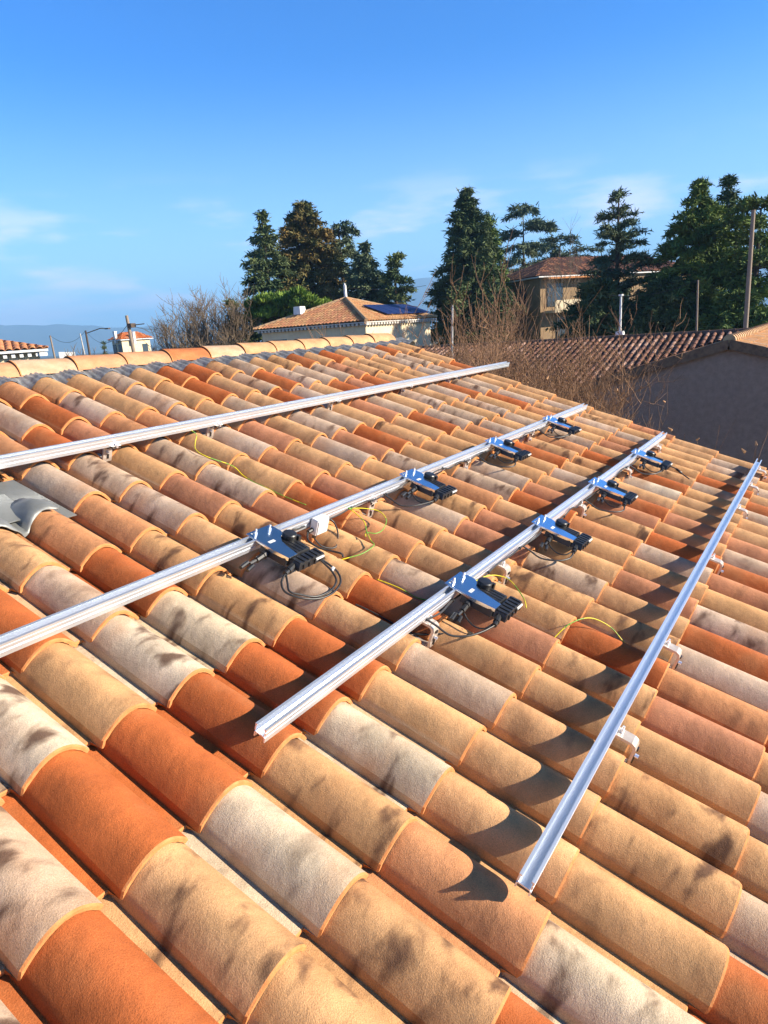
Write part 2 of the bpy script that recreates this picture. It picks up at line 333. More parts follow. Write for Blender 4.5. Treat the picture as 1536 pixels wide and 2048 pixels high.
    me.polygons.foreach_set('use_smooth', [True]*len(me.polygons)); me.update(); me.set_sharp_from_angle(angle=.36)
    return me
house = empty('tiled_house', (R(10, 0).x, R(10, 0).y, 0))
tag(house, 'low house whose new mottled barrel-tile roof fills the foreground under the rails', 'house')
SKIP = {(i, -4) for i in range(-9, 5)}
link('roof', tiles(SKIP), [M['tile'], M['clay']], house)
# walls, eaves underside and back slope
RJ = -8.28; JE = 7.0
def hb():
    mb = MB(); n = -.22
    a, b = R(-9.2, JE-.3, n), R(26.3, JE-.3, n); c, d = R(26.3, RJ, n), R(-9.2, RJ, n)
    mb.prism([a, b, c, d], -PN*W*.25)                                     # deck under the tiles
    run = (c-b).y; bk = Vector((0, run, -(c-b).z))
    mb.prism([d, c, c+bk, d+bk], -PN*W*.25)
    mb.build('roof_deck', M['darkwood'], house)
    w = MB(); i0, i1 = R(-8.6, 0, 0).x, R(25.6, 0, 0).x; y0 = R(0, JE-1.6, 0).y; yr = R(0, RJ, 0).y; y1 = 2*yr-y0
    ze = R(0, JE-1.6, -.6).z; zr = R(0, RJ, -.6).z
    pf = [Vector((i0, y0, 0)), Vector((i0, y1, 0)), Vector((i0, y1, ze)), Vector((i0, yr, zr)), Vector((i0, y0, ze))]
    w.prism(pf, (i1-i0, 0, 0)); w.build('wall', M['cream'], house)
hb()
# back slope tiles, simple barrel sheet (seen only from the side)
def barrel_sheet(name, poly, updir, mats, parent, pitch=.22, row=.376, seed=1, pal='TTGODB', amp=.06, smooth=True, sub=8):
    """barrel-tile surface covering a 3-D polygon; updir points up the slope"""
    poly = [Vector(p) for p in poly]; nrm = (poly[1]-poly[0]).cross(poly[2]-poly[0]).normalized()
    if nrm.z < 0: nrm = -nrm
    T = Vector(updir); T = (T-nrm*T.dot(nrm)).normalized(); S = T.cross(nrm).normalized()
    o = poly[0]; ss = [(p-o).dot(S) for p in poly]; ts = [(p-o).dot(T) for p in poly]
    s0, s1, t0, t1 = min(ss), max(ss), min(ts), max(ts); nc = int((s1-s0)/pitch)+2; nr = int((t1-t0)/row)+2
    rd = random.Random(seed); V = []; Fc = []; CO = []; WE = []; UVl = []
    prof = []
    for k in range(sub+1):
        x = k/sub; a = (x-.5)/.36
        prof.append((x, amp*math.sqrt(max(0, 1-a*a)) if abs(a) < 1 else -.12*amp))
    for c in range(nc):
        for q in range(nr):
            cc = rd.choice(pal); base = np.array(PAL[cc.upper()])*rd.uniform(.85, 1.12); b = len(V); ox = rd.uniform(0, 30)
            js = rd.uniform(-.006, .006)
            for (tt, lift) in ((0, .022), (.001, .02), (1.02, 0)):
                for (x, n) in prof:
                    drop = (-.02 if (tt == 0) else 0)
                    V.append(o+S*(s0+(c+x)*pitch+js)+T*(t0+(q+tt)*row)+nrm*(n+lift+drop)); CO.append((*base, 1)); WE.append((.8 if cc.islower() else .15, 0, 0, 1)); UVl.append((ox+x*.2, tt*.37+ox))
            m = sub+1
            for a in range(2):
                for k in range(sub): Fc.append((b+a*m+k, b+a*m+k+1, b+(a+1)*m+k+1, b+(a+1)*m+k))
    me = bpy.data.meshes.new(name); me.from_pydata([tuple(v) for v in V], [], Fc)
    for nm, dat in (('tile', CO), ('wear', WE)):
        a = me.color_attributes.new(nm, 'FLOAT_COLOR', 'POINT'); a.data.foreach_set('color', np.array(dat, dtype=np.float32).ravel())
    uv = me.uv_layers.new(name='tileuv'); li = np.zeros(len(me.loops), dtype=np.int32); me.loops.foreach_get('vertex_index', li)
    uv.data.foreach_set('uv', np.array(UVl, dtype=np.float32)[li].ravel())
    bm = bmesh.new(); bm.from_mesh(me); cen = sum(poly, Vector())/len(poly)
    for k in range(len(poly)):
        a, b = poly[k], poly[(k+1) % len(poly)]; pn = (b-a).cross(nrm).normalized()
        if (cen-a).dot(pn) > 0: pn = -pn
        bmesh.ops.bisect_plane(bm, geom=bm.verts[:]+bm.edges[:]+bm.faces[:], plane_co=a, plane_no=pn, clear_outer=True)
    bm.to_mesh(me); bm.free()
    if smooth: me.polygons.foreach_set('use_smooth', [True]*len(me.polygons)); me.set_sharp_from_angle(angle=.8)
    return link(name, me, mats, parent)
M['tile_far'] = M['tile']
c1, d1 = R(26.3, RJ, -.1), R(-9.2, RJ, -.1); run = (R(0, JE, 0)-R(0, RJ, 0)); bk = Vector((0, -run.y, run.z))
barrel_sheet('back_roof', [d1, c1, c1+bk, d1+bk], (0, -1, .34), [M['tile']], house, seed=3, sub=6)
# ridge caps
CP = dict(S=(.55,.27,.145), c=(.54,.36,.235), O=(.47,.16,.06), Y=(.56,.32,.165))
def ridge():
    mb = MB(); cols = []
    starts = [7.18-1.693*k for k in range(9, 0, -1)] + [7.18+1.693*k for k in range(0, 11)]
    code_ = 'SYcOScYSS' + 'cSSOcYYYYYY'
    V = []; Fc = []; MI = []; CO = []; UVl = []
    for q, u in enumerate(starts):
        col = np.array(CP[code_[q]]); b = len(V); ox = q*3.7
        nA = 18; L_ = 1.693+.16; rd = random.Random(q*5); tn = rd.uniform(-.012, .012)
        sts = [(0, 1.0, 0), (.03, 1.0, 1), (.035, 1.0, 2), (L_*.5, .965, 3), (L_, .93, 4)]
        for (s, sc, _) in sts:
            for side in (0, 1):
                for k in range(nA+1):
                    a = math.pi*k/nA; rr = (.47*sc - (.06 if side else 0)); hh = (.36*sc - (.055 if side else 0))
                    # ridge cap sits across the ridge: horizontal across, vertical up
                    ctr = R(u+s, RJ, 0) + Vector((0, 0, W*(.02 + tn + .035*(1-s/L_))))
                    V.append(tuple(ctr + Vector((0, -1, 0))*(W*rr*math.cos(a)) + Vector((0, 0, 1))*(W*(hh*math.sin(a)) - W*.06*abs(math.cos(a)))))
                    CO.append((*col, 1)); UVl.append((ox+k*.03, ox+s*W))
        m = nA+1; S = 2*m
        for a in range(len(sts)-1):
            for k in range(nA):
                p = b+a*S+k; Fc.append((p, p+1, p+S+1, p+S)); MI.append(1 if a == 0 else 0)
                Fc.append((p+m, p+m+S, p+m+S+1, p+m+1)); MI.append(1)
            for k in (0, nA):
                p = b+a*S+k; Fc.append((p, p+S, p+S+m, p+m)); MI.append(1)
        for k in range(nA): Fc.append((b+k, b+k+m, b+k+m+1, b+k+1)); MI.append(2)
        p = b+(len(sts)-1)*S
        for k in range(nA): Fc.append((p+k, p+k+1, p+k+m+1, p+k+m)); MI.append(2)
    # collar on the last cap
    me = bpy.data.meshes.new('ridge_caps'); me.from_pydata(V, [], Fc); me.polygons.foreach_set('material_index', MI)
    a = me.color_attributes.new('tile', 'FLOAT_COLOR', 'POINT'); a.data.foreach_set('color', np.array(CO, dtype=np.float32).ravel())
    a = me.color_attributes.new('wear', 'FLOAT_COLOR', 'POINT'); a.data.foreach_set('color', np.array([(0.05,0,0,1)]*len(V), dtype=np.float32).ravel())
    uv = me.uv_layers.new(name='tileuv'); li = np.zeros(len(me.loops), dtype=np.int32); me.loops.foreach_get('vertex_index', li); uv.data.foreach_set('uv', np.array(UVl, dtype=np.float32)[li].ravel())
    bm = bmesh.new(); bm.from_mesh(me); bmesh.ops.recalc_face_normals(bm, faces=bm.faces); bm.to_mesh(me); bm.free()
    me.polygons.foreach_set('use_smooth', [True]*len(me.polygons)); me.set_sharp_from_angle(angle=.7)
    M['cap_end'] = noisy('dark_cap_joint', (.20,.09,.05), (.13,.06,.035), 40, .9)  # end faces of the caps, coloured darker than the clay
    link('ridge_caps', me, [M['tile'], M['clay'], M['cap_end']], house)
ridge()
# pleated lead strip under the caps, dressed down over the tile tops
def flash():
    V = []; Fc = []; n = int((27-(-9))*26); ks = 6; js = [RJ+.08, RJ+.2, RJ+.34, -7.83, -7.75, -7.70]
    for a in range(n+1):
        u = -9+36*a/n; fr = (u-BC) % 1.0; x = fr-1 if fr > .5 else fr
        prof = barrel(x) if abs(x) < .405 else -.06
        prof = max(prof, -.06)
        pl = .022*math.sin(2*math.pi*u*7)
        for k, j in enumerate(js):
            bl = [0, .25, .55, .9, 1, 1][k]; n_ = (.10+.06*(1-bl))*(1-bl)+(prof-.035)*bl + pl*(1 if k < 5 else .3)
            V.append(tuple(R(u, j+.018*math.sin(u*2.2), n_)))
    for a in range(n):
        for k in range(5): p = a*6+k; Fc.append((p, p+6, p+7, p+1))
    me = bpy.data.meshes.new('ridge_flashing'); me.from_pydata(V, [], Fc)
    link('ridge_flashing', me, M['lead'], house, smooth=True)
flash()
# zinc flashing and dressed apron at the left
def apron():
    mb = MB()
    for (j0, j1, nn, i1) in ((-5.35, -4.52, .16, 2.9), (-4.56, -4.02, .12, 3.4)):
        mb.prism([R(-9, j0, nn), R(i1, j0, nn), R(i1, j1, nn-.05), R(-9, j1, nn-.05)], -PN*.004)
    mb.prism([R(-9, -5.35, .0), R(3.95, -4.95, .0), R(4.12, -3.9, -.02), R(-9, -3.9, -.02)], -PN*.003)
    zo = mb.build('roof_flashing', M['zinc'], None)
    tag(zo, 'flat grey zinc flashing sheets let into the tiles at the left edge of the roof', 'flashing')
    ms = []; V = []; Fc = []; na = 90; js = [-4.4, -4.2, -4.05, -3.95, -3.86, -3.82]
    for a in range(na+1):
        u = -2+5.7*a/na; fr = (u-BC) % 1.0; x = fr-1 if fr > .5 else fr
        prof = max(barrel(x) if abs(x) < .405 else -.07, -.07)
        for k, j in enumerate(js):
            bl = [0, .55, .95, 1, 1, 1][k]
            V.append(tuple(R(u, j+.05*math.sin(u*3.1)+.03*math.sin(u*7), .02*(1-bl)+(prof+.035)*bl + (.012*math.sin(u*23+k*2)) + (-.03 if k == 5 else 0) + .012*math.sin(u*9+k))))
    for a in range(na):
        for k in range(5): p = a*6+k; Fc.append((p, p+6, p+7, p+1))
    me = bpy.data.meshes.new('apron'); me.from_pydata(V, [], Fc)
    ap = link('apron', me, M['zinc'], zo, smooth=True); 
    s = ap.modifiers.new('s', 'SOLIDIFY'); s.thickness = .003
apron()
# ------------------------------------------------------------------ rails
NB, RH, RW = .42, .20, .175          # bottom, height and width of a rail in tile widths
def rail_prof():
    H, w = RH, RW; t = .018
    return [(0,0),(t,0),(t,H*.42-t),(w-t,H*.42-t),(w-t,0),(w,0),(w,H*.34),(w-.016,H*.37),(w-.016,H*.46),(w,H*.49),(w,H*.74),(w-.01,H*.77),(w,H*.8),(w,H),(w-.035,H),(w-.035,H-.016),(w-t,H-.02),(w-t,H*.42),(t,H*.42),(t,H-.02),(.035,H-.016),(.035,H),(0,H),(0,H*.8),(.01,H*.77),(0,H*.74),(0,H*.49),(.016,H*.46),(.016,H*.37),(0,H*.34)]
RAILS = [dict(j=-4.90, a=-6, b=27.25, lab='long aluminium rail nearest the ridge, with no inverters on it'),
         dict(j=-2.05, a=-6, b=24.2, lab='aluminium rail second from the ridge, carrying four inverters and the white junction box'),
         dict(j=-.165, a=2.17, b=24.1, lab='aluminium rail third from the ridge, carrying four inverters and ending over orange tiles'),
         dict(j=1.77, a=2.60, b=24.95, lab='aluminium rail lowest on the roof, bare and bluish with sky light')]
for rl in RAILS:
    pr = rail_prof(); j, a, b = rl['j'], rl['a'], rl['b']; mb = MB(); n = len(pr)
    nseg = 1
    P0 = [R(a, j+v/LU, NB+h) for v, h in pr]; P1 = [R(b, j+v/LU, NB+h) for v, h in pr]
    mb.prism(P0, P1[0]-P0[0])
    o = mb.build('mounting_rail', M['alu'], None); tag(o, rl['lab'], 'rail', 'aluminium mounting rails on the roof')
# ------------------------------------------------------------------ hooks
HK = {0: [(6.05,-5,'first'), (9.05,-5,'s'), (14.05,-5,''), (18.4,-5,''), (21.9,-5,'')], 1: [(9.05,-2,''), (13.7,-2,''), (18.4,-2,'')], 2: [(6.05,0,''), (9.0,0,''), (13.9,0,''), (18.5,0,''), (22.6,0,'')], 3: [(5.95,2,''), (9.0,2,''), (14.0,2,''), (18.8,2,''), (21.8,2,''), (24.4,2,'')]}
RN = ['ridge-side rail', 'second rail from the ridge', 'third rail from the ridge', 'lowest rail']
OR = ['nearest', 'second nearest', 'third nearest', 'fourth nearest', 'fifth nearest', 'sixth nearest']
def hook(u, jr, jl):
    hw = .11
    vr = jr+RW/LU; pt = [(jr+.02, NB-.02), (vr+.04, NB-.02), (jl+.01, NB-.02), (jl+.045, NB-.05), (jl+.06, NB-.11), (jl+.06, .04), (jl+.05, -.05), (jl+.02, -.075), (jl-.2, -.075)]
    t = .04; mb = MB(); V = []
    pts = [(v*LU, n) for v, n in pt]; m = len(pts)
    for k, (v, n) in enumerate(pts):
        a, b = pts[max(k-1,0)], pts[min(k+1,m-1)]; tx, ty = b[0]-a[0], b[1]-a[1]; l = math.hypot(tx, ty); nx, ny = -ty/l, tx/l
        for s in (-1, 1):
            for o_ in (0, -t): V.append(R(u+s*hw, (v+nx*o_)/LU, n+ny*o_))
    F_ = []
    for k in range(m-1):
        b = k*4; c = b+4
        F_ += [(b, b+2, c+2, c), (b+1, c+1, c+3, b+3), (b, c, c+1, b+1), (b+2, b+3, c+3, c+2)]
    F_ += [(0,1,3,2), ((m-1)*4, (m-1)*4+2, (m-1)*4+3, (m-1)*4+1)]
    mb.add(V, F_)
    root = empty('roof_hook', R(u, jl, 0))
    stp = mb.build('strap', M['galv'], root)
    b2 = MB(); b2.box(R(u, jl+.0635, .10), (.035*W, .008, .13*W), PU, PV, PN); b2.build('slot', M['black'], stp)
    b2 = MB(); b2.box(R(u, jl+.0635, .29), (.06*W, .008, .045*W), PU, PV, PN); b2.build('slot', M['black'], stp)
    b3 = MB(); c = R(u+.01, jr+(RW+.05)/LU, NB+.0); b3.tube([c-PN*.004, c+PN*.010], .030*W, 6); b3.tube([c+PN*.009, c+PN*.02], .018*W, 8)
    b3.build('bolt', M['alu'], stp)
    b3 = MB(); c = R(u-.02, jl+.065, .19); b3.tube([c, c+PV*.012], .028*W, 6)
    b3.build('bolt', M['alu'], stp)
    return root
for q, lst in HK.items():
    for k, (u, jl, _) in enumerate(lst):
        h = hook(u, RAILS[q]['j'], jl)
        tag(h, f'bent metal hook of the {RN[q]}, {OR[k]} to the viewer', 'roof hook', 'roof hooks holding the rails')
# ------------------------------------------------------------------ microinverters
def inverter(u, j, seed, loop):
    """local axes: x along the rail, y down the slope, z off the roof, in tile widths; origin on the rail top"""
    rd = random.Random(seed); top = NB+RH
    def Q(x, y, z): return R(u+x, j+RW*.5/LU+y/LU, top+z)
    root = empty('microinverter', Q(0, 0, 0))
    mb = MB(); out = [(-.33,-.15),(.27,-.15),(.27,.13),(.22,.21),(.10,.28),(.0,.40),(-.05,.56),(-.11,.86),(-.34,.86),(-.36,.5),(-.34,.2)]
    mb.prism([Q(x, y, .012) for x, y in out], PN*.0022)
    mb.prism([Q(-.34,-.15,.012), Q(-.33,.2,.012), Q(-.36,.5,.012), Q(-.34,.86,.012), Q(-.34,.86,-.04), Q(-.36,.5,-.04), Q(-.34,.2,-.04)], PU*.0022)
    pl = mb.build('mounting_plate', M['plate'], root)
    for (x, y) in ((-.2, -.05), (.13, -.02)):
        b = MB(); c = Q(x, y, .022); b.tube([c, c+PN*.007], .035*W, 6); b.tube([c+PN*.006, c+PN*.022], .018*W, 8); b.build('bolt', M['alu'], pl)
    for (x, y, a_, b_) in ((-.16,.30,.15,.06), (-.22,-.09,.1,.03)):
        lb = MB(); lb.box(Q(x, y, .0245), (a_*W, b_*W, .0006), PU, PV, PN); lb.build('sticker', M['white'], pl)
    bd = MB(); bd.box(Q(-.02, .52, -.085), (.70*W, .62*W, .15*W), PU, PV, PN, taper=.92)
    for k in range(7): bd.box(Q(-.28+k*.085, .52, -.018), (.03*W, .56*W, .008), PU, PV, PN)
    bd.box(Q(.07, .95, -.10), (.74*W, .26*W, .13*W), PU, PV, PN, taper=.9)
    for k in range(6): bd.box(Q(-.22+k*.115, .96, -.028), (.06*W, .2*W, .02*W), PU, PV, PN)
    for k in range(4): bd.box(Q(-.16+k*.15, 1.085, -.11), (.05*W, .03*W, .09*W), PU, PV, PN)
    body = bd.build('body', M['black'], root, bevel=.0022)
    dm = MB(); c = Q(.24, .36, -.05); dm.tube([c, c+PN*W*.13, c+PN*W*.15, c+PN*W*.155], [.135*W, .135*W, .12*W, .05*W], 20); dm.box(Q(.36,.48,.0), (.07*W,.07*W,.12*W), PU, PV, PN)
    dm.build('cap', M['black'], body, auto=True)
    wl = MB(); wl.box(Q(.26, 1.088, -.07), (.22*W, .006, .03*W), PU, PV, PN); wl.build('label_strip', M['white'], body)
    cn = MB()
    a0 = Q(-.38, .38, -.12); a1 = Q(-.62, .40, -.15); cn.tube([a0, a1], .055*W, 8); cn.tube([a0, a0+(a1-a0)*.3], .072*W, 8); cn.tube([a1, Q(-.78,.41,-.16)], .03*W, 6); cn.tube([Q(-.78,.36,-.15), Q(-.98,.39,-.17)], .036*W, 8); cn.tube([Q(-.76,.46,-.17), Q(-.93,.50,-.19)], .036*W, 8)
    cn.build('connector', M['black'], body, auto=True); cn = MB()
    c0 = Q(-.26, .93, -.12); c1 = Q(-.44, .97, -.14); cn.tube([c0, c1], .06*W, 8); cn.tube([c1, Q(-.54,.99,-.15)], .045*W, 8)
    cn.build('connector', M['black'], body, auto=True)
    # leads
    cb = MB(); rr = .019*W
    if loop == 'big':
        for d, e in ((0, 0), (.07, -.03)):
            cb.tube(smoothpath([Q(-.52,.99,-.15), Q(-.72+d,1.08+d,-.2), Q(-.84+d,1.28+d*.5,-.24), Q(-.72+d,1.52-d,-.28), Q(-.42,1.68-d,-.33), Q(-.08,1.72-d,-.33), Q(.24-d*.5,1.62-d,-.30), Q(.40-d,1.42-d,-.26), Q(.42-d,1.2,-.22), Q(.36+e,1.05,-.16)]), rr, 8); cb.build('lead', M['rubber'], root, smooth=True); cb = MB()
        zt = MB(); c = Q(.385, 1.32, -.245); zt.tube([c-PV*.004, c+PV*.004], .05*W, 10); zt.build('cable_tie', M['whitepl'], root)
        cb = MB(); cb.tube(smoothpath([Q(.22,.5,-.1), Q(.30,.22,-.06), Q(.32,.12,-.05), Q(.5,.0,-.08), Q(.75,.12,-.1), Q(1.0,.1,-.12)]), rr, 8); cb.build('lead', M['rubber'], root, smooth=True)
    else:
        k = rd.uniform(.85, 1.1)
        cb.tube(smoothpath([Q(-.52,.99,-.15), Q(-.78,1.0*k,-.2), Q(-1.05,.85*k,-.24), Q(-1.25,.55,-.26), Q(-1.32,.3,-.18), Q(-1.38,.14,-.12)]), rr, 8); cb.build('lead', M['rubber'], root, smooth=True); cb = MB()
        cb.tube(smoothpath([Q(-.52,.95,-.15), Q(-.66,.88,-.22), Q(-.70,.72,-.25), Q(-.66,.55,-.22), Q(-.62,.45,-.17)]), rr*.8, 8)
        if loop == 'tail':
            cb.build('lead', M['rubber'], root, smooth=True); cb = MB(); cb.tube(smoothpath([Q(.2,1.05,-.12), Q(.28,1.3,-.16), Q(.2,1.5,-.22), Q(.1,1.78,-.27)]), rr, 8); cb.tube([Q(.27,1.28,-.16), Q(.21,1.48,-.21)], .04*W, 8)
        cb.build('lead', M['rubber'], root, smooth=True)
    return root
INV = [(5.66, 1, 'big', 'microinverter on the second rail beside the junction box, with a big cable loop'), (10.75, 1, 's', 'second microinverter along the second rail, just beyond the first roof hook'),
 (15.45, 1, 's', 'third microinverter along the second rail from the ridge'), (20.1, 1, 'n', 'farthest microinverter on the second rail, close to its far end'),
 (7.30, 2, 's', 'nearest microinverter on the third rail, with a yellow-green wire at its back'), (11.35, 2, 's', 'second microinverter along the third rail'),
 (15.45, 2, 's', 'third microinverter along the third rail'), (19.95, 2, 'tail', 'farthest microinverter on the third rail, trailing a loose black lead')]
for k, (u, q, lp, lab) in enumerate(INV):
    tag(inverter(u, RAILS[q]['j'], k, lp), lab, 'inverter', 'microinverters bolted to the rails')
# junction box
def jbox():
    j = RAILS[1]['j']
    def Q(x, y, z): return R(7.02+x, j+RW/LU+y/LU, z)
    root = empty('junction_box', Q(0, 0, .4)); b = MB(); b.box(Q(0, .10, .46), (.36*W, .17*W, .34*W), PU, PV, PN); bxx = b.build('box', M['whitepl'], root, bevel=.005)
    c = MB(); c.box(Q(0, .195, .46), (.31*W, .02*W, .29*W), PU, PV, PN); c.build('lid', M['whitepl'], bxx, bevel=.0018)
    g = MB(); g.tube([Q(-.18,.08,.40), Q(-.30,.08,.38)], .045*W, 10); g.build('cable_gland', M['black'], bxx); g = MB(); g.tube([Q(-.1,.1,.30), Q(-.1,.1,.2)], .04*W, 10); g.build('cable_gland', M['black'], bxx)
    l = MB(); l.tube(smoothpath([Q(-.3,.08,.38), Q(-.42,.2,.30), Q(-.40,.42,.25), Q(-.28,.6,.22), Q(-.2,.85,.24), Q(-.35,1.0,.3)]), .02*W, 8); l.build('lead', M['rubber'], root, smooth=True); l = MB()
    l.tube(smoothpath([Q(-.1,.1,.2), Q(-.05,.3,.08), Q(.2,.45,.05), Q(.42,.3,.22), Q(.5,.1,.36), Q(.36,-.02,.48)]), .016*W, 8); l.build('lead', M['rubber'], root, smooth=True)
    tag(root, 'small white square junction box hanging on the second rail', 'junction box')
jbox()
# cables run along the rails
def run_cable(q, pts, lab):
    j = RAILS[q]['j']; mb = MB(); mb.tube(smoothpath([R(u, j+(RW+v)/LU, n) for u, v, n in pts], 8), .017*W, 8)
    o = mb.build('trunk_cable', M['rubber'], None, smooth=True)
    for (u, v, n) in pts[2:-1:3]:
        ties = MB(); c = R(u, j+(RW+v)/LU, n); ties.tube([c-PU*.003, c+PU*.003], .034*W, 8); ties.build('cable_tie', M['black'], o)
    tag(o, lab, 'cable', 'black cables along the rails')
rd = random.Random(4)
def wig(a, b, n, inv=()):
    out = []
    for k in range(n+1):
        u = a+(b-a)*k/n; out.append((u, .035+rd.uniform(0,.05), .50+rd.uniform(-.06,.06)))
    return out
run_cable(1, wig(7.3, 20.3, 30), 'black cable tied along the second rail from the junction box outwards')
run_cable(2, wig(5.9, 20.1, 30), 'black cable tied along the third rail between its inverters')
def wire(name, pts, lab, m='earth', r=.010, cat='wire', group='green and yellow earth wires'):
    mb = MB(); mb.tube(smoothpath([R(*p) for p in pts], 8), r*W, 6); o = mb.build(name, M[m], None, smooth=True); tag(o, lab, cat, group if m == 'earth' else None); return o
wire('earth_wire', [(8.15,-4.78,.44),(8.13,-4.66,.40),(7.85,-4.5,.36),(7.62,-4.33,.33),(7.62,-4.12,.30),(8.08,-3.9,.12),(8.15,-3.72,-.02),(8.12,-3.5,-.03),(8.10,-3.3,.0),(8.1,-2.95,.02),(8.15,-2.6,.05)], 'thin green and yellow earth wire trailing down from the ridge-side rail')
wire('earth_wire', [(8.05,-1.93,.52),(8.1,-1.85,.46),(8.0,-1.65,.42),(7.75,-1.5,.38),(7.55,-1.35,.36),(7.45,-1.27,.35),(7.1,-1.28,.28),(6.75,-1.38,.20),(6.62,-1.45,.1)], 'green and yellow earth wire looping from the second rail towards the junction box')
wire('earth_wire', [(8.05,-1.93,.50),(8.35,-1.82,.50),(8.6,-1.68,.47),(8.5,-1.52,.42),(8.15,-1.42,.38),(7.9,-1.42,.36),(7.75,-1.5,.36),(7.6,-1.45,.36)], 'second green and yellow wire bowed wide beside the junction box')
wire('earth_wire', [(7.72,-.05,.50),(7.95,.0,.56),(8.2,.08,.56),(8.32,.22,.52),(8.1,.45,.44),(7.85,.55,.42)], 'green and yellow earth wire arched behind the nearest inverter on the third rail')
wire('earth_wire', [(7.45,.92,.0),(7.75,.93,.16),(8.1,1.0,.40),(8.5,1.13,.46),(8.72,1.33,.36),(8.75,1.5,.2),(8.82,1.66,.02)], 'yellow earth wire arching over an orange tile towards the lowest rail')
wire('earth_wire', [(7.02,-1.0,-.02),(7.12,-.75,-.02),(7.12,-.5,-.02),(7.2,-.3,.05)], 'green and yellow wire lying in a tile channel above the third rail')
wire('loose_cable', [(5.98,-.85,.0),(6.05,-.7,-.02),(6.08,-.45,-.03),(6.05,-.2,.0),(6.3,.05,.1),(6.6,.2,.2)], 'black cable passing under the third rail near its hook', 'rubber', .018, 'cable')
# ------------------------------------------------------------------ neighbouring house at the right
CPX = 20.0
nb = empty('gabled_house', (24, -2, 0)); tag(nb, 'next-door house with a brown roughcast gable wall and barrel-tile roofs', 'house')
ap = hitx(1460, 684, CPX); lf = hitx(1095, 792, CPX); rg = hitx(1536, 706, CPX)
sl = (ap.z-lf.z)/(lf.y-ap.y); yl = lf.y+.35; yr_ = ap.y-11
zl = ap.z-sl*(yl-ap.y); zr = ap.z-sl*(ap.y-yr_)
mb = MB(); mb.prism([Vector((CPX, yl, 0)), Vector((CPX, yr_, 0)), Vector((CPX, yr_, zr-.1)), Vector((CPX, ap.y, ap.z-.1)), Vector((CPX, yl, zl-.1))], (12, 0, 0))
mb.box((CPX+4.6, yl+5.7, (zl-.1)/2), (8.4, 11.6, zl-.1-.3)); mb.build('wall', M['brownwall'], nb)
LN = 12.3
barrel_sheet('roof', [Vector((CPX-.12, ap.y, ap.z)), Vector((CPX-.12, yr_-.3, zr-.1)), Vector((CPX+LN, yr_-.3, zr-.1)), Vector((CPX+LN, ap.y, ap.z))], (0, 1, sl), [M['tile']], nb, seed=11, pal='TTTGDT')
barrel_sheet('roof', [Vector((CPX-.12, ap.y, ap.z)), Vector((CPX-.12, yl+.3, ap.z-sl*(yl+.3-ap.y))), Vector((CPX+LN, yl+.3, ap.z-sl*(yl+.3-ap.y))), Vector((CPX+LN, ap.y, ap.z))], (0, -1, sl), [M['tile']], nb, seed=12, pal='BDTB')
# far wing whose slope faces us
rx = CPX+5.1; rz = hitx(1400, 669, rx).z; es = .27; ez = rz-es*5.1; ytop = yl+11.3
barrel_sheet('roof', [Vector((CPX-.05, ap.y+(ap.z-ez)/sl, ez-es*.05)), Vector((CPX-.05, ytop, ez-es*.05)), Vector((rx, ytop, rz)), Vector((rx, ap.y, rz))], (1, 0, es), [M['tile']], nb, seed=13, pal='rrpRr', amp=.085)
barrel_sheet('roof', [Vector((rx+3.5, ap.y, rz-.9)), Vector((rx+3.5, ytop, rz-.9)), Vector((rx, ytop, rz)), Vector((rx, ap.y, rz))], (-1, 0, .26), [M['tile']], nb, seed=14, pal='BD')
vg = MB()
for (a, b) in ((Vector((CPX-.1, ap.y, ap.z)), Vector((CPX-.1, yl+.3, ap.z-sl*(yl+.3-ap.y)))), (Vector((CPX-.1, ap.y, ap.z)), Vector((CPX-.1, yr_-.3, zr-.1)))):
    d = b-a; nn = int(d.length/.36)
    for k in range(nn):
        p = a+d*(k/nn); q = a+d*((k+1.3)/nn); hh = .006*(k % 2)
        vg.box((p+q)/2+Vector((.007*(k%2),0,-.05+.008*math.sin(k*3))), ((q-p).length, .16+.008*(k%2), .24+.006*(k%2)), (q-p).normalized(), Vector((1,0,0)), (q-p).normalized().cross(Vector((1,0,0))))
M['verge'] = noisy('weathered_verge_tile', (.30,.17,.10), (.16,.09,.06), 8, .9, bump=.3)
vg.build('verge', M['verge'], nb)
def caps(name, a, b, rad, parent, m, L_=.38, sc=1.):
    a = Vector(a); b = Vector(b); d = b-a; n = max(1, int(d.length/L_)); t = MB()
    for k in range(n):
        p = a+d*(k/n); q = a+d*((k+1.08)/n); t.tube([p, p+d.normalized()*.03, q], [rad*1.06, rad, rad*.9], 12)
    return t.build(name, m, parent, auto=True)
M['cap'] = noisy('ridge_cap_clay', (.60,.40,.22), (.48,.28,.15), 3, .85, bump=.2)
caps('ridge_caps', Vector((CPX-.15, ap.y, ap.z+.05)), Vector((CPX+LN, ap.y, ap.z+.05)), .145, nb, M['cap'])
M['capdark'] = noisy('dark_ridge_cap', (.20,.11,.08), (.12,.07,.05), 3, .85)
caps('ridge_caps', Vector((rx, ap.y+.1, rz+.02)), Vector((rx, ytop, rz+.02)), .11, nb, M['capdark'])
gt = MB(); gt.tube([Vector((CPX-.12, yl-.2, ez-.06)), Vector((CPX-.12, ytop, ez-.06))], .07, 10); gt.build('gutter', M['darkwood'], nb)
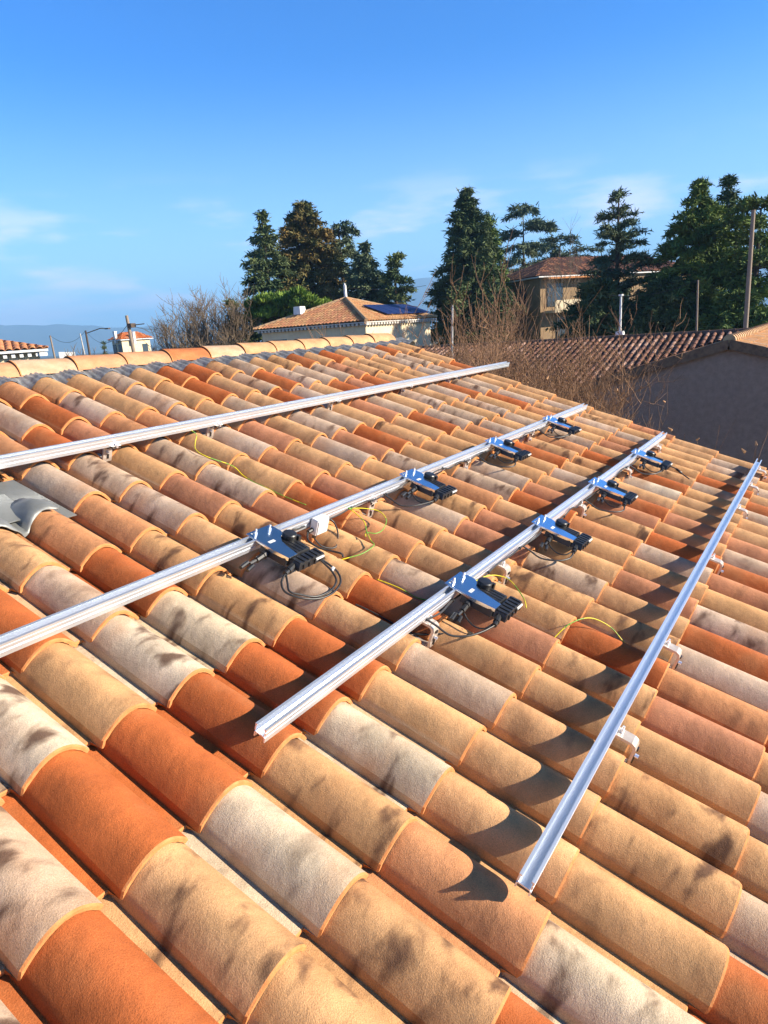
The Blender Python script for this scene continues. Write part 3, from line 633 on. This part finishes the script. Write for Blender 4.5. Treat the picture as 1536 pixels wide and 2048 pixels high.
# ------------------------------------------------------------------ house with the pyramid roof and solar panels
def house_pyramid():
    D = 40.; Cn = at(733, 642, D); L1 = hitx(507, 658, Cn.x); R1 = hity(874, 636, Cn.y)
    e = Cn.z; y1 = L1.y; x1 = R1.x; ov = .0
    root = empty('villa', (Cn.x, Cn.y, 0)); tag(root, 'cream villa with a hipped tile roof and blue solar panels, beyond the ridge', 'house')
    a = Vector((Cn.x, Cn.y, e)); b = Vector((Cn.x, y1, e)); c = Vector((x1, y1, e)); d = Vector((x1, Cn.y, e))
    cx = Cn.x+(y1-Cn.y)/2*.9; cy_ = (Cn.y+y1)/2
    apx = hitx(692, 598, cx); A = Vector((cx, apx.y, apx.z)); A2 = Vector((max(x1-(y1-Cn.y)/2*.9, cx+.2), apx.y, apx.z))
    barrel_sheet('roof', [a, b, A], (1, 0, .5), [M['tile']], root, seed=21, pal='BDTBT', amp=.07, sub=6, pitch=.28, row=.42)
    barrel_sheet('roof', [a, d, A2, A], (0, 1, .5), [M['tile']], root, seed=22, pal='TTDT', amp=.07, sub=6, pitch=.28, row=.42)
    barrel_sheet('roof', [b, c, A2, A], (0, -1, .5), [M['tile']], root, seed=23, pal='TTD', sub=4)
    barrel_sheet('roof', [d, c, A2], (-1, 0, .5), [M['tile']], root, seed=24, pal='TTD', sub=4)
    wi = .35; w = MB(); w.box(((Cn.x+x1)/2, (Cn.y+y1)/2, (e-.12)/2), (x1-Cn.x-2*wi, y1-Cn.y-2*wi, e-.12)); w.build('wall', M['cream'], root)
    cv = MB(); nL = int((y1-Cn.y)/.3)
    for k in range(nL): cv.box((Cn.x+.22, Cn.y+.15+k*.3, e-.16), (.34, .16, .12))
    for k in range(int((x1-Cn.x)/.3)): cv.box((Cn.x+.15+k*.3, Cn.y+.22, e-.16), (.16, .34, .12))
    cv.box(((Cn.x+x1)/2, (Cn.y+y1)/2, e-.06), (x1-Cn.x-.02, y1-Cn.y-.02, .06)); cv.build('cornice', M['greyrender'], root)
    for p in (a, b, d): caps('hip_caps', p+Vector((0,0,.06)), A+Vector((0,0,.06)), .10, root, M['cap'])
    ch = MB(); t = at(689, 566, D+4); A_ = A+Vector((0,0,-.3)); top = Vector((A.x+.1, A.y+.1, t.z)); ch.box(((A_+top)/2), (.16, .16, (top-A_).z), taper=.8); ch.tube([top, top+Vector((0,0,.12))], .05, 8); ch.build('finial', M['white'], root)
    # solar array on the right slope
    sl = A.z-e; dn = Vector((0, A.y-Cn.y, sl)); T = dn.normalized(); nn = Vector((1,0,0)).cross(T); 
    if nn.z < 0: nn = -nn
    def onr(px, py):
        dd = ray(px, py); k = (a-CAM).dot(nn)/dd.dot(nn); return CAM+dd*k+nn*.16
    q = [onr(717, 615), onr(775, 637), onr(833, 637), onr(783, 616)]
    x0 = q[0].x; xb = q[2].x; q = [onr(717,615), onr(790,615)]
    s0 = onr(722, 616); tt = (s0-a).dot(T); lx = 5.4; hgt = 1.9
    org = a+T*(tt-hgt)+nn*.16; 
    for k in range(5):
        pn_ = MB(); c0 = Vector((s0.x+.1+k*1.08, org.y, org.z)); pn_.prism([c0, c0+Vector((1.04,0,0)), c0+Vector((1.04,0,0))+T*hgt, c0+T*hgt], nn*.04); pn_.build('solar_panel', M['pv'], root)
    for (px, py) in ((757, 683),): 
        pass
    wn = MB(); wx = Cn.x+wi-.02; wy = hitx(560, 684, wx); wn.box((wx, wy.y, e-.95), (.06, 1.1, .5)); wn.build('window', M['glass'], root)
    sk = MB(); sc_ = at(550, 640, D+5); sk.box((A.x*.5+b.x*.5, (A.y+b.y)/2, (A.z+b.z)/2+.25), (.6,.6,.5), taper=.9); sk.build('chimney', M['white'], root, bevel=.03)
house_pyramid()
# ------------------------------------------------------------------ generic far house
def hip_house(name, cpx, cpy, D, Lx, Rx, apx, lab, wall, pal, chim=(), wins=(), dent=False, seed=40, dims=None, rot=0.):
    Cn = at(cpx, cpy, D); L1 = hitx(Lx, cpy, Cn.x); R1 = hity(Rx, cpy, Cn.y); e = Cn.z; y1 = L1.y; x1 = R1.x
    if dims: y1 = Cn.y+dims[0]; x1 = Cn.x+dims[1]
    root = empty(name, (Cn.x, Cn.y, 0)); tag(root, lab, 'house')
    a = Vector((Cn.x, Cn.y, e)); b = Vector((Cn.x, y1, e)); c = Vector((x1, y1, e)); d = Vector((x1, Cn.y, e)); h = min(y1-Cn.y, x1-Cn.x)/2
    az = at(apx[0], apx[1], math.hypot(Cn.x+h, (Cn.y+y1)/2)).z
    if x1-Cn.x >= y1-Cn.y: A = Vector((Cn.x+h, (Cn.y+y1)/2, az)); B = Vector((x1-h, A.y, az)); fr = [a, b, A]; rt = [a, d, B, A]; bk = [b, c, B, A]; en = [d, c, B]
    else: A = Vector(((Cn.x+x1)/2, Cn.y+h, az)); B = Vector((A.x, y1-h, az)); fr = [a, b, B, A]; rt = [a, d, A]; bk = [b, c, B]; en = [d, c, B, A]
    barrel_sheet('roof', fr, (1,0,.4), [M['tile']], root, seed=seed, pal=pal, pitch=.3, row=.45, amp=.08, sub=4)
    barrel_sheet('roof', rt, (0,1,.4), [M['tile']], root, seed=seed+1, pal=pal, pitch=.3, row=.45, amp=.08, sub=4)
    barrel_sheet('roof', bk, (0,-1,.4), [M['tile']], root, seed=seed+2, pal=pal, pitch=.6, row=.9, amp=.08, sub=3)
    barrel_sheet('roof', en, (-1,0,.4), [M['tile']], root, seed=seed+3, pal=pal, pitch=.6, row=.9, amp=.08, sub=3)
    wi = .4; w = MB(); w.box(((Cn.x+x1)/2, (Cn.y+y1)/2, (e-.1)/2), (x1-Cn.x-2*wi, y1-Cn.y-2*wi, e-.1)); w.build('wall', wall, root)
    cv = MB(); cv.box(((Cn.x+x1)/2, (Cn.y+y1)/2, e-.07), (x1-Cn.x-.05, y1-Cn.y-.05, .10))
    if dent:
        for k in range(int((y1-Cn.y)/.32)): cv.box((Cn.x+.27, Cn.y+.15+k*.32, e-.24), (.26, .15, .16))
        for k in range(int((x1-Cn.x)/.32)): cv.box((Cn.x+.15+k*.32, Cn.y+.27, e-.24), (.15, .26, .16))
    cv.build('cornice', M['white'], root)
    for (px, py, pb) in chim:
        t = at(px, py, D+h*.7); m = MB(); m.box((t.x, t.y, t.z-.7), (.32,.32,1.4)); m.box((t.x, t.y, t.z+.04), (.42,.42,.08)); m.build('chimney', M['white'], root)
    for (side, f_, z0, ww, wh) in wins:
        m = MB(); 
        if side == 'L': m.box((Cn.x+wi-.03, Cn.y+(y1-Cn.y)*f_, e-z0), (.08, ww, wh))
        else: m.box((Cn.x+(x1-Cn.x)*f_, Cn.y+wi-.03, e-z0), (ww, .08, wh))
        m.build('window', M['glass'], root)
    root.rotation_euler = (0, 0, math.radians(rot))
    return Cn, (x1, y1), A, root
hip_house('tiled_bungalow', 97, 696, 34, -160, 122, (-30, 664), 'cream house with dentil cornice and hipped tiles at the left edge', M['cream'], 'BDDB', dent=True, seed=41, dims=(14, 9), rot=62)
hip_house('small_house', 241, 679, 95, 214, 308, (262, 664), 'small pale house with a red hipped roof behind the leaning wooden pole', M['cream'], 'OOB', chim=((229, 664, 0), (266, 665, 0)), wins=(('L', .3, 1.2, .7, 1.2), ('L', .7, 1.2, .7, 1.2), ('R', .75, 1.3, .8, 1.2)), seed=45)
Cn, (hx1, hy1), Aa, br = hip_house('big_villa', 1078, 552, 62, 1000, 1330, (1140, 512), 'large two-storey ochre house with a dark red roof half hidden by conifers', M['tan'], 'RRRB', chim=(), wins=(('L', .35, 1.6, 1.2, 1.5), ('R', .10, 1.6, 1.6, 1.9), ('R', .28, 1.6, 1.2, 1.6), ('R', .5, 1.6, 1.2, 1.6), ('R', .15, 4.4, 1.6, 1.8), ('R', .4, 4.4, 1.2, 1.6)), seed=51, dims=(9, 19), rot=-34)
bl = MB(); bl.box((Cn.x+4.2, Cn.y-.5, Cn.z-3.0), (7.0, 1.6, .2)); bl.box((Cn.x+4.2, Cn.y-1.25, Cn.z-2.5), (7.0, .08, .8)); bl.build('balcony', M['cream'], br)
bl = MB(); bl.box((Cn.x+4.5, Cn.y-.2, Cn.z-.25), (8, .9, .12)); bl.build('awning', M['clay'], br)
# white industrial shed far left
fs = MB(); a = at(118, 707, 160); b = at(150, 707, 160); fs.box(((a+b)/2)-Vector((0,0,3.2)), ((b-a).length, 8, 7), (b-a).normalized(), Vector((0,0,1)).cross((b-a).normalized()), Vector((0,0,1)))
o = fs.build('white_shed', M['white']); tag(o, 'low white shed on the horizon between the leftmost poles', 'shed')
# ------------------------------------------------------------------ poles and wires
def pole(name, top, bot, D, rad, m, lab, extra=None, dz=0):
    a = at(*top, D); b = at(*bot, D); d = (a-b); g = b-d*(b.z/d.z) if d.z > 0 else Vector((b.x, b.y, 0)); g = Vector((b.x*.6+g.x*.4, b.y*.6+g.y*.4, 0))
    mb = MB(); mb.tube([g, b, a], [rad*1.25, rad*1.08, rad*.85], 12); o = mb.build(name, m, None, auto=True); tag(o, lab, 'pole', 'poles standing among the gardens'); return a, b, o
pa, pb_, po = pole('utility_pole', (253, 631), (267, 702), 45, .105, M['greywood'], 'thick leaning wooden pole in front of the small red-roofed house')
br_ = MB(); br_.box(pa+Vector((.1,-.2,-.6)), (.35,.35,.25)); br_.tube([pa+Vector((0,0,-.6)), pa+Vector((.5,-.9,-.55))], .03, 6); br_.build('bracket', M['darkwood'], po)
p2, _, o2 = pole('utility_pole', (171, 661), (179, 706), 80, .11, M['darkwood'], 'dark pole with a lamp arm, left of the small house')
m2 = MB(); m2.tube([p2+Vector((0,0,-.3)), p2+Vector((.8,-1.4,.1)), p2+Vector((1.1,-1.9,.05))], .05, 6); m2.box(p2+Vector((1.2,-2.1,.03)), (.3,.6,.12)); m2.build('lamp_arm', M['darkwood'], o2)
p3, _, _ = pole('utility_pole', (100, 671), (108, 708), 90, .10, M['greywood'], 'grey concrete pole beside the white shed, farthest left')
p4, _, _ = pole('utility_pole', (160, 667), (169, 708), 60, .05, M['concrete'], 'slim pale pole left of the pole with the lamp arm')
p5, _, _ = pole('utility_pole', (1507, 420), (1491, 655), 37, .10, M['greywood'], 'tall pale wooden pole at the right edge before the conifers')
p6, _, _ = pole('utility_pole', (1396, 560), (1393, 668), 36, .045, M['greywood'], 'thin grey pole rising behind the dark roof ridge')
p7, b7, o7 = pole('vent_pipe', (1242, 592), (1240, 668), 26.6, .042, M['white'], 'white pipe with a cap standing at the end of the dark roof ridge')
m7 = MB(); m7.tube([p7, p7+Vector((0,0,.06))], .085, 10); m7.build('cap', M['white'], o7); m7 = MB(); m7.box(Vector((b7.x, b7.y, b7.z-.1)), (.34,.34,.4), taper=.7); m7.build('base', M['white'], o7)
p8, _, _ = pole('utility_pole', (905, 610), (904, 712), 22, .032, M['concrete'], 'thin grey pole in front of the cream villa wall')
def wireline(a, b, sag, name, lab, r=.012):
    pts = [a.lerp(b, k/14)+Vector((0,0,-4*sag*(k/14)*(1-k/14))) for k in range(15)]; mb = MB(); mb.tube(pts, r, 4); o = mb.build(name, M['rubber']); tag(o, lab, 'wire', 'overhead wires'); return o
wireline(pa+Vector((0,0,-.5)), at(335, 652, 46), .25, 'overhead_wire', 'overhead wire from the leaning pole to the bare tree')
wireline(pa+Vector((0,0,-.5)), p2, 1.2, 'overhead_wire', 'sagging overhead wire between the leaning pole and the lamp pole', .02)
wireline(p2, p3, 1.0, 'overhead_wire', 'sagging overhead wire between the two farthest poles', .02)
wireline(at(690, 575, 50), at(852, 571, 50), .2, 'overhead_wire', 'overhead wire between the cedars and the big dark fir')
wireline(p6, at(1215, 590, 36), .3, 'overhead_wire', 'overhead wire from the thin grey pole leftwards')
# ------------------------------------------------------------------ trees
def leafmat(name, c1, c2, c3=None):
    m = noisy(name, c1, c2, .55, .75, detail=4, lo=.4, hi=.6, spec=.15); t = m.node_tree; b = t.nodes['Principled BSDF']
    b.inputs['Transmission Weight'].default_value = 0
    return m
M['fir'] = leafmat('dark_fir_needles', (.06,.095,.04), (.12,.15,.06))
M['cedar'] = leafmat('blue_green_cedar_needles', (.075,.115,.07), (.13,.16,.085))
M['redw'] = leafmat('winter_bronzed_needles', (.21,.14,.045), (.085,.095,.035))
M['stone'] = leafmat('bright_pine_needles', (.19,.28,.045), (.09,.17,.03))
M['green'] = leafmat('mid_green_needles', (.15,.21,.05), (.08,.13,.04))
def sprays(P, D, L_, Wd, rng):
    """quads: centre base P, direction D, length L_, width Wd (arrays)"""
    n = len(P); rnd = rng.normal(size=(n, 3)); s = np.cross(D, rnd); s /= np.linalg.norm(s, axis=1)[:, None]+1e-9
    a = P - s*Wd[:, None]*.5; b = P + s*Wd[:, None]*.5; tip = P + D*L_[:, None]; mid = P + D*(L_*.55)[:, None]
    c = mid + s*Wd[:, None]*.42; d = mid - s*Wd[:, None]*.42
    V = np.stack([a, b, c, tip, d], 1).reshape(-1, 3); i = np.arange(n)[:, None]*5
    return V, i
def conifer(name, base, top, bot_r, lab, m, seed, prof, nb=70, droop=.15, dens=1., spray=.55, sprw=.22, bark='bark', cat='tree', group='tall evergreen trees on the skyline', gap=0., trunkr=.3, crown0=.12, lean=(0,0), tiers=True):
    rng = np.random.default_rng(seed); base = np.array(base, float); H = top-base[2]
    P = []; D = []; tw = MB()
    tops = base+np.array([lean[0], lean[1], H])
    tw.tube([Vector(base), Vector(base*.5+tops*.5), Vector(tops*.97+base*.03)], [trunkr, trunkr*.6, trunkr*.12], 8)
    cl = MB()
    for k in range(nb):
        h = crown0+(1-crown0)*((k+rng.uniform(0,.9))/nb)**.92
        nt_ = max(8, nb//11)
        if tiers: h = crown0+(1-crown0)*(min(nt_-1, int((h-crown0)/(1-crown0)*nt_))+.5+rng.uniform(-.34,.34))/nt_
        if h > .985: h = .985
        if gap and rng.random() < gap: continue
        az = rng.uniform(0, 2*math.pi); r = bot_r*prof(h)*rng.uniform(.6, 1.12)
        if r < .12: r = .12
        o = base+(tops-base)*h; dx = np.array([math.cos(az), math.sin(az), 0.]); up = rng.uniform(-.05,.2)-droop*(1-h)
        tip = o+dx*r+np.array([0, 0, up*r - droop*.5*r])
        n = max(5, int(r*14*dens)); ts = rng.uniform(.12, 1., n)**.8
        pts = o+(tip-o)*ts[:, None]; pts[:, 2] += (.12*r*np.sin(ts*math.pi))
        spread = rng.normal(size=(n, 3))*np.array([.22, .22, .06])*(r*.42)*(1.15-ts)[:, None]
        pts = pts+spread
        d = dx*rng.uniform(.3, 1., (n, 1))+rng.normal(size=(n, 3))*.45; d[:, 2] -= droop*1.2
        P.append(pts); D.append(d)
        # finer twiglets to give ragged, needle-like tips
        cl.tube([Vector(o), Vector((o+tip)/2+np.array([0,0,.1*r])), Vector(tip)], [.02+.012*r, .02+.006*r, .01], 3, cap=False)
    P = np.concatenate(P); D = np.concatenate(D); rep = 6
    P = np.repeat(P, rep, 0)+rng.normal(size=(len(P)*rep, 3))*np.array([1,1,.55])*spray*.28; D = np.repeat(D, rep, 0)+rng.normal(size=(len(D)*rep, 3))*.4
    D /= np.linalg.norm(D, axis=1)[:, None]; n = len(P)
    V, i = sprays(P, D, spray*.68*rng.uniform(.5, 1.3, n), sprw*.40*rng.uniform(.6, 1.3, n), rng)
    me = bpy.data.meshes.new('crown'); nv = len(V); me.vertices.add(nv); me.vertices.foreach_set('co', V.ravel())
    me.loops.add(n*5); me.loops.foreach_set('vertex_index', np.arange(n*5)); me.polygons.add(n); me.polygons.foreach_set('loop_start', np.arange(n)*5); me.polygons.foreach_set('loop_total', np.full(n, 5)); me.update(); me.validate()
    root = empty(name, tuple(base)); link('crown', me, M[m], root)
    for q in range(len(cl.f)): pass
    tw.build('trunk', M[bark], root, smooth=True); cl.build('branches', M[bark], root)
    tag(root, lab, cat, group); return root
def ip(xs, ys): return lambda h: float(np.interp(h, xs, ys))
cone = lambda h: (1-h)**.85+.02
egg = lambda h: (math.sin(math.pi*min(1, max(0, (h*.8+.25))))**.7)
flat = lambda h: (.55+.6*h) if h < .8 else max(.05, 1.03*(1-(h-.8)/.2)**.5)
def tree_at(name, cx, ytop, D, wpx, lab, m, seed, prof, zb=0., **k):
    t = at(cx, ytop, D); r = wpx/2*math.hypot(t.x, t.y)/F*1.0; return conifer(name, (t.x, t.y, zb), t.z, r, lab, m, seed, prof, **k)
slim = lambda h: .35+.65*min(1, (1-h)*2.2) if h < .93 else .28
tree_at('fir_tree', 522, 420, 60, 96, 'dark slender fir at the left of the central tree group', 'fir', 61, ip([0,.5,.74,.80,.87,.95,1],[1,1,.85,.6,.4,.14,.04]), nb=170, droop=.22, dens=1.1, spray=.6, sprw=.26, gap=.08)
tree_at('redwood_tree', 603, 404, 63, 172, 'broad bronze-tinged redwood, tallest of the central group', 'redw', 62, ip([0,.5,.62,.75,.88,.96,1],[1,.97,.86,.70,.50,.24,.03]), nb=270, droop=.12, dens=1., spray=.6, sprw=.28, bark='redbark', trunkr=.5)
tree_at('cedar_tree', 676, 440, 66, 150, 'flat-topped blue-green cedar with drooping tips right of the redwood', 'cedar', 63, flat, nb=95, droop=.35, dens=1., spray=.6, sprw=.28, gap=.2, trunkr=.35)
tree_at('cedar_tree', 728, 485, 60, 150, 'rounded grey-green cedar behind the villa finial', 'cedar', 64, egg, nb=170, droop=.3, dens=1., spray=.58, sprw=.3)
tree_at('pine_tree', 787, 505, 57, 72, 'small dark pine at the right end of the central group', 'fir', 65, lambda h: .65+.35*math.sin(h*19), nb=95, droop=.1, dens=1.2, spray=.52, sprw=.26)
def umbrella(cx, cy, D, wpx, hpx, lab, seed):
    rng = np.random.default_rng(seed); c = np.array(at(cx, cy, D)); s = D/F; rx, rz = wpx/2*s, hpx*s
    n = 9000; P = []; D_ = []
    cen = [(rng.uniform(-.85, .85), rng.uniform(-.6, .6), rng.uniform(.0, .8)) for _ in range(60)]
    side = np.array([RT.x, RT.y, 0.]); side /= np.linalg.norm(side); dep = np.array([-side[1], side[0], 0])
    for (a, b, h) in cen:
        hh = h*math.sqrt(max(.05, 1-a*a)); o = c+side*a*rx+dep*b*rx+np.array([0, 0, hh*rz])
        k = 170; d = rng.normal(size=(k, 3)); d /= np.linalg.norm(d, axis=1)[:, None]; d[:, 2] = abs(d[:, 2])*1.1-.25; P.append(o+d*np.array([rx*.16, rx*.16, rz*.16])*rng.uniform(.5, 1, (k, 1))); e = d+np.array([0,0,.9]); D_.append(e/np.linalg.norm(e, axis=1)[:, None])
    P = np.concatenate(P); D_ = np.concatenate(D_); n = len(P)
    V, i = sprays(P, D_, rng.uniform(.25, .5, n), rng.uniform(.08, .18, n), rng)
    me = bpy.data.meshes.new('crown'); me.vertices.add(len(V)); me.vertices.foreach_set('co', V.ravel()); me.loops.add(n*5); me.loops.foreach_set('vertex_index', np.arange(n*5)); me.polygons.add(n); me.polygons.foreach_set('loop_start', np.arange(n)*5); me.polygons.foreach_set('loop_total', np.full(n, 5)); me.update(); me.validate()
    root = empty('umbrella_pine', (c[0], c[1], 0)); link('crown', me, M['stone'], root); tw = MB(); tw.tube([Vector((c[0], c[1], 0)), Vector((c[0]+.3, c[1], c[2]*.6)), Vector(c)], [.3,.22,.15], 8)
    for a, b, h in cen[::3]: tw.tube([Vector(c)-Vector((0,0,1.)), Vector(c+side*a*rx*.8+dep*b*rx*.8+np.array([0,0,h*rz*.5]))], [.1, .04], 5)
    tw.build('trunk', M['bark'], root); tag(root, lab, 'tree')
umbrella(578, 640, 50, 165, 55, 'low bright green umbrella pine behind the villa roof', 71)
tree_at('evergreen_shrub', 462, 598, 52, 75, 'dark clipped evergreen between the bare tree and the pine', 'green', 72, lambda h: max(.25, (1-h**3)), nb=120, droop=.0, dens=1.2, spray=.45, sprw=.18, group='dark evergreens behind the ridge')
tree_at('evergreen_shrub', 498, 622, 50, 60, 'dark evergreen bush touching the umbrella pine', 'fir', 73, lambda h: max(.25, (1-h**3)), nb=90, droop=.0, dens=1.2, spray=.45, sprw=.18, group='dark evergreens behind the ridge')
tree_at('fir_tree', 932, 375, 60, 172, 'tall dark conical fir at the centre of the skyline', 'fir', 74, ip([0,.44,.54,.64,.74,.84,.94,1],[1,1,.85,.64,.52,.40,.15,.03]), nb=300, droop=.18, dens=1.3, spray=.6, sprw=.24, trunkr=.4)
tree_at('fir_tree', 978, 430, 66, 110, 'shorter dark fir close behind the tall conical one', 'green', 75, lambda h: max(.08, min(1, (1-h)*1.8)), nb=150, droop=.1, dens=1.1, spray=.7, sprw=.28)
tree_at('cedar_tree', 1046, 405, 90, 130, 'open cedar with tiered limbs left of the large ochre house', 'cedar', 76, flat, nb=80, droop=.25, dens=.9, spray=.8, sprw=.28, gap=.3)
tree_at('cedar_tree', 1120, 470, 95, 150, 'low flat cedar behind the chimney of the ochre house', 'cedar', 77, flat, nb=60, droop=.15, dens=.9, spray=.8, sprw=.26, gap=.3)
tree_at('cedar_tree', 1238, 378, 46, 215, 'cedar with level tiered branches in front of the ochre house', 'cedar', 78, ip([0,.5,.57,.6,.66,.69,.74,.78,.82,.86,.9,.95,1],[.9,.95,.6,.86,.45,.72,.42,.62,.3,.46,.18,.14,.02]), nb=150, droop=-.02, dens=1.0, spray=.45, sprw=.15, trunkr=.3, crown0=.05)
tree_at('spruce_tree', 1402, 358, 44, 190, 'big dense spruce left of the tall pale pole', 'green', 79, ip([0,.60,.71,.78,.85,.94,1],[1,.9,.78,.60,.42,.16,.03]), nb=270, droop=.22, dens=1.15, spray=.5, sprw=.18, trunkr=.35, crown0=.03)
tree_at('spruce_tree', 1458, 346, 47, 110, 'pointed spruce crown just behind the tall pale pole', 'fir', 80, ip([0,.7,.76,.87,.94,1],[1,.9,.72,.4,.16,.03]), nb=160, droop=.15, dens=1.1, spray=.5, sprw=.18)
tree_at('pine_tree', 1522, 402, 42, 120, 'ragged pine at the right edge of the picture', 'green', 81, lambda h: .7+.3*math.sin(h*21), nb=150, droop=.05, dens=1.2, spray=.5, sprw=.18, gap=.15, lean=(.3,0))
tree_at('evergreen_shrub', 1330, 560, 42, 180, 'dark evergreen mass below the tiered cedar, behind the dark roof', 'fir', 82, lambda h: max(.3, (1-h**4)), nb=220, droop=.1, dens=1.3, spray=.5, sprw=.2, group='dark evergreens behind the dark roof', crown0=.02)
tree_at('evergreen_shrub', 1196, 566, 42, 190, 'dark evergreen hedge in front of the ochre house', 'fir', 83, lambda h: max(.3, (1-h**4)), nb=200, droop=.1, dens=1.3, spray=.5, sprw=.2, group='dark evergreens behind the dark roof', crown0=.02)
tree_at('evergreen_shrub', 1470, 590, 41, 190, 'dark evergreen hedge at the foot of the tall pale pole', 'green', 84, lambda h: max(.3, (1-h**4)), nb=220, droop=.1, dens=1.3, spray=.5, sprw=.2, group='dark evergreens behind the dark roof', crown0=.02)
tree_at('cypress_tree', 206, 682, 120, 6, 'tiny pointed cypress just left of the small house', 'fir', 85, lambda h: max(.2, 1-h), nb=40, droop=-.2, dens=2, spray=.5, sprw=.2)
# bare trees and shrubs
def bare(name, base, H, spreadw, lab, m, seed, stems=1, depth=5, r0=.12, up=.6, twigs=2, cat='tree', group=None, leaves=0, start=.25, curl=.25, minr=.004, aim=None):
    rd = random.Random(seed); tr = MB(); tw = MB(); lf = MB()
    def grow(p, d, L_, r, dep):
        pts = [p]; q = p; dd = d
        for k in range(4):
            dd = (dd+Vector((rd.uniform(-1,1), rd.uniform(-1,1), rd.uniform(-.6,1)))*curl*.5).normalized(); q = q+dd*(L_/4); pts.append(q)
        (tr if dep == depth else tw).tube(pts, [r*(1-.14*k) for k in range(5)], 6 if dep >= depth-1 else 3, cap=False)
        if dep == 0:
            if leaves and rd.random() < leaves:
                s = rd.uniform(.03,.05); lf.tube([q, q+Vector((rd.uniform(-1,1),rd.uniform(-1,1),.6)).normalized()*s*1.6], [s*.5, s*.15], 5)
            return
        nch = twigs if dep > 1 else twigs+1
        for c in range(nch+1):
            at_ = pts[-1] if c == 0 else pts[rd.choice([1, 2, 3, 3])]
            ax = Vector((rd.uniform(-1,1), rd.uniform(-1,1), rd.uniform(-.3,1))).normalized()
            nd = (dd*(1.0 if c == 0 else .55)+ax*(.35 if c == 0 else spreadw)+Vector((0,0,up*.35))).normalized()
            grow(at_, nd, L_*rd.uniform(.62,.85), max(minr, r*.58), dep-1)
    base = Vector(base)
    for s in range(stems):
        a = 2*math.pi*s/stems+rd.uniform(-.4,.4); d = Vector((math.cos(a)*.45*(stems > 1), math.sin(a)*.45*(stems > 1), 1)).normalized()
        if aim is not None: d = (d+Vector(aim)).normalized()
        grow(base+Vector((math.cos(a), math.sin(a), 0))*.15*(stems > 1), d, H*start, r0, depth)
    zm = max(v[2] for v in tw.v)-base.z; k_ = H/zm
    for q in (tr, tw, lf): q.v = [tuple(base+(Vector(v)-base)*k_) for v in q.v]
    root = empty(name, base); tr.build('trunk', M[m], root, smooth=True); tw.build('branches', M[m], root, smooth=True)
    if leaves and lf.v: tag(lf.build('leaves', M['dryleaf'], root), kind='stuff')
    tag(root, lab, cat, group)
G = lambda px, py, D: (lambda t: (t.x, t.y, 0))(at(px, py, D))
def bare_at(px, py, D, lab, seed, name='bare_tree', hk=1., **k):
    t = at(px, py, D); bare(name, (t.x, t.y, 0), t.z*hk, k.pop('sw', .8), lab, k.pop('m', 'twig2'), seed, **k)
bare_at(385, 556, 50, 'large bare tree standing beyond the ridge left of the dark evergreen', 91, depth=6, r0=.2, twigs=2, start=.27, minr=.014, stems=5, sw=.95, curl=.35, hk=1.06)
bare_at(345, 610, 52, 'smaller bare tree touching the large bare one on its left', 92, depth=5, r0=.14, twigs=2, start=.3, minr=.012, stems=4, sw=1.0, hk=1.0)
bare_at(1114, 425, 58, 'thin bare tree sticking up behind the ochre house roof', 93, depth=5, r0=.12, twigs=2, start=.3, minr=.014, sw=.5)
bare_at(1030, 480, 70, 'bare tree beneath the open cedar', 94, depth=5, r0=.16, twigs=2, start=.27, minr=.015, stems=2, sw=.7)
bare_at(152, 672, 100, 'small bare bush beside the pole with the lamp arm', 95, depth=4, r0=.15, start=.3, minr=.03, stems=3, sw=.8, hk=.9)
SG = 'leafless brown shrubs between the two roofs'
sh = [(858, 625, 15, 96, 'leafless brown shrub in front of the villa wall'), (935, 585, 13, 97, 'dense leafless brown shrub below the tall conical fir'), (975, 582, 12.0, 98, 'leafless brown tree right of the rail end nearest the ridge'),
      (1015, 578, 13.0, 99, 'leafless shrub in front of the ochre house'), (1070, 590, 14.0, 100, 'leafless shrub whose twigs spread over the dark roof'), (800, 650, 17, 103, 'leafless shrub rising over the end of the ridge')]
for (px, py, D, sd, lab) in sh:
    bare_at(px, py, D, lab, sd, name='bare_shrub', m='twig', depth=6, r0=.05, twigs=2, start=.30, minr=.0052, stems=3, sw=1.05, curl=.5, cat='shrub', group=SG, leaves=.01, hk=1.1)
bare_at(1240, 800, 9.0, 'leafless shrub with a few dry leaves against the brown wall', 104, name='bare_shrub', m='twig', depth=4, r0=.03, twigs=2, start=.36, minr=.004, stems=2, sw=.6, cat='shrub', group=SG, leaves=.12, hk=1.02, aim=(.35,-.35,0))
bare_at(505, 640, 30, 'slender bare tree whose branches cross the villa roof', 106, depth=5, r0=.06, twigs=2, start=.28, minr=.007, stems=3, sw=.8, hk=.98)
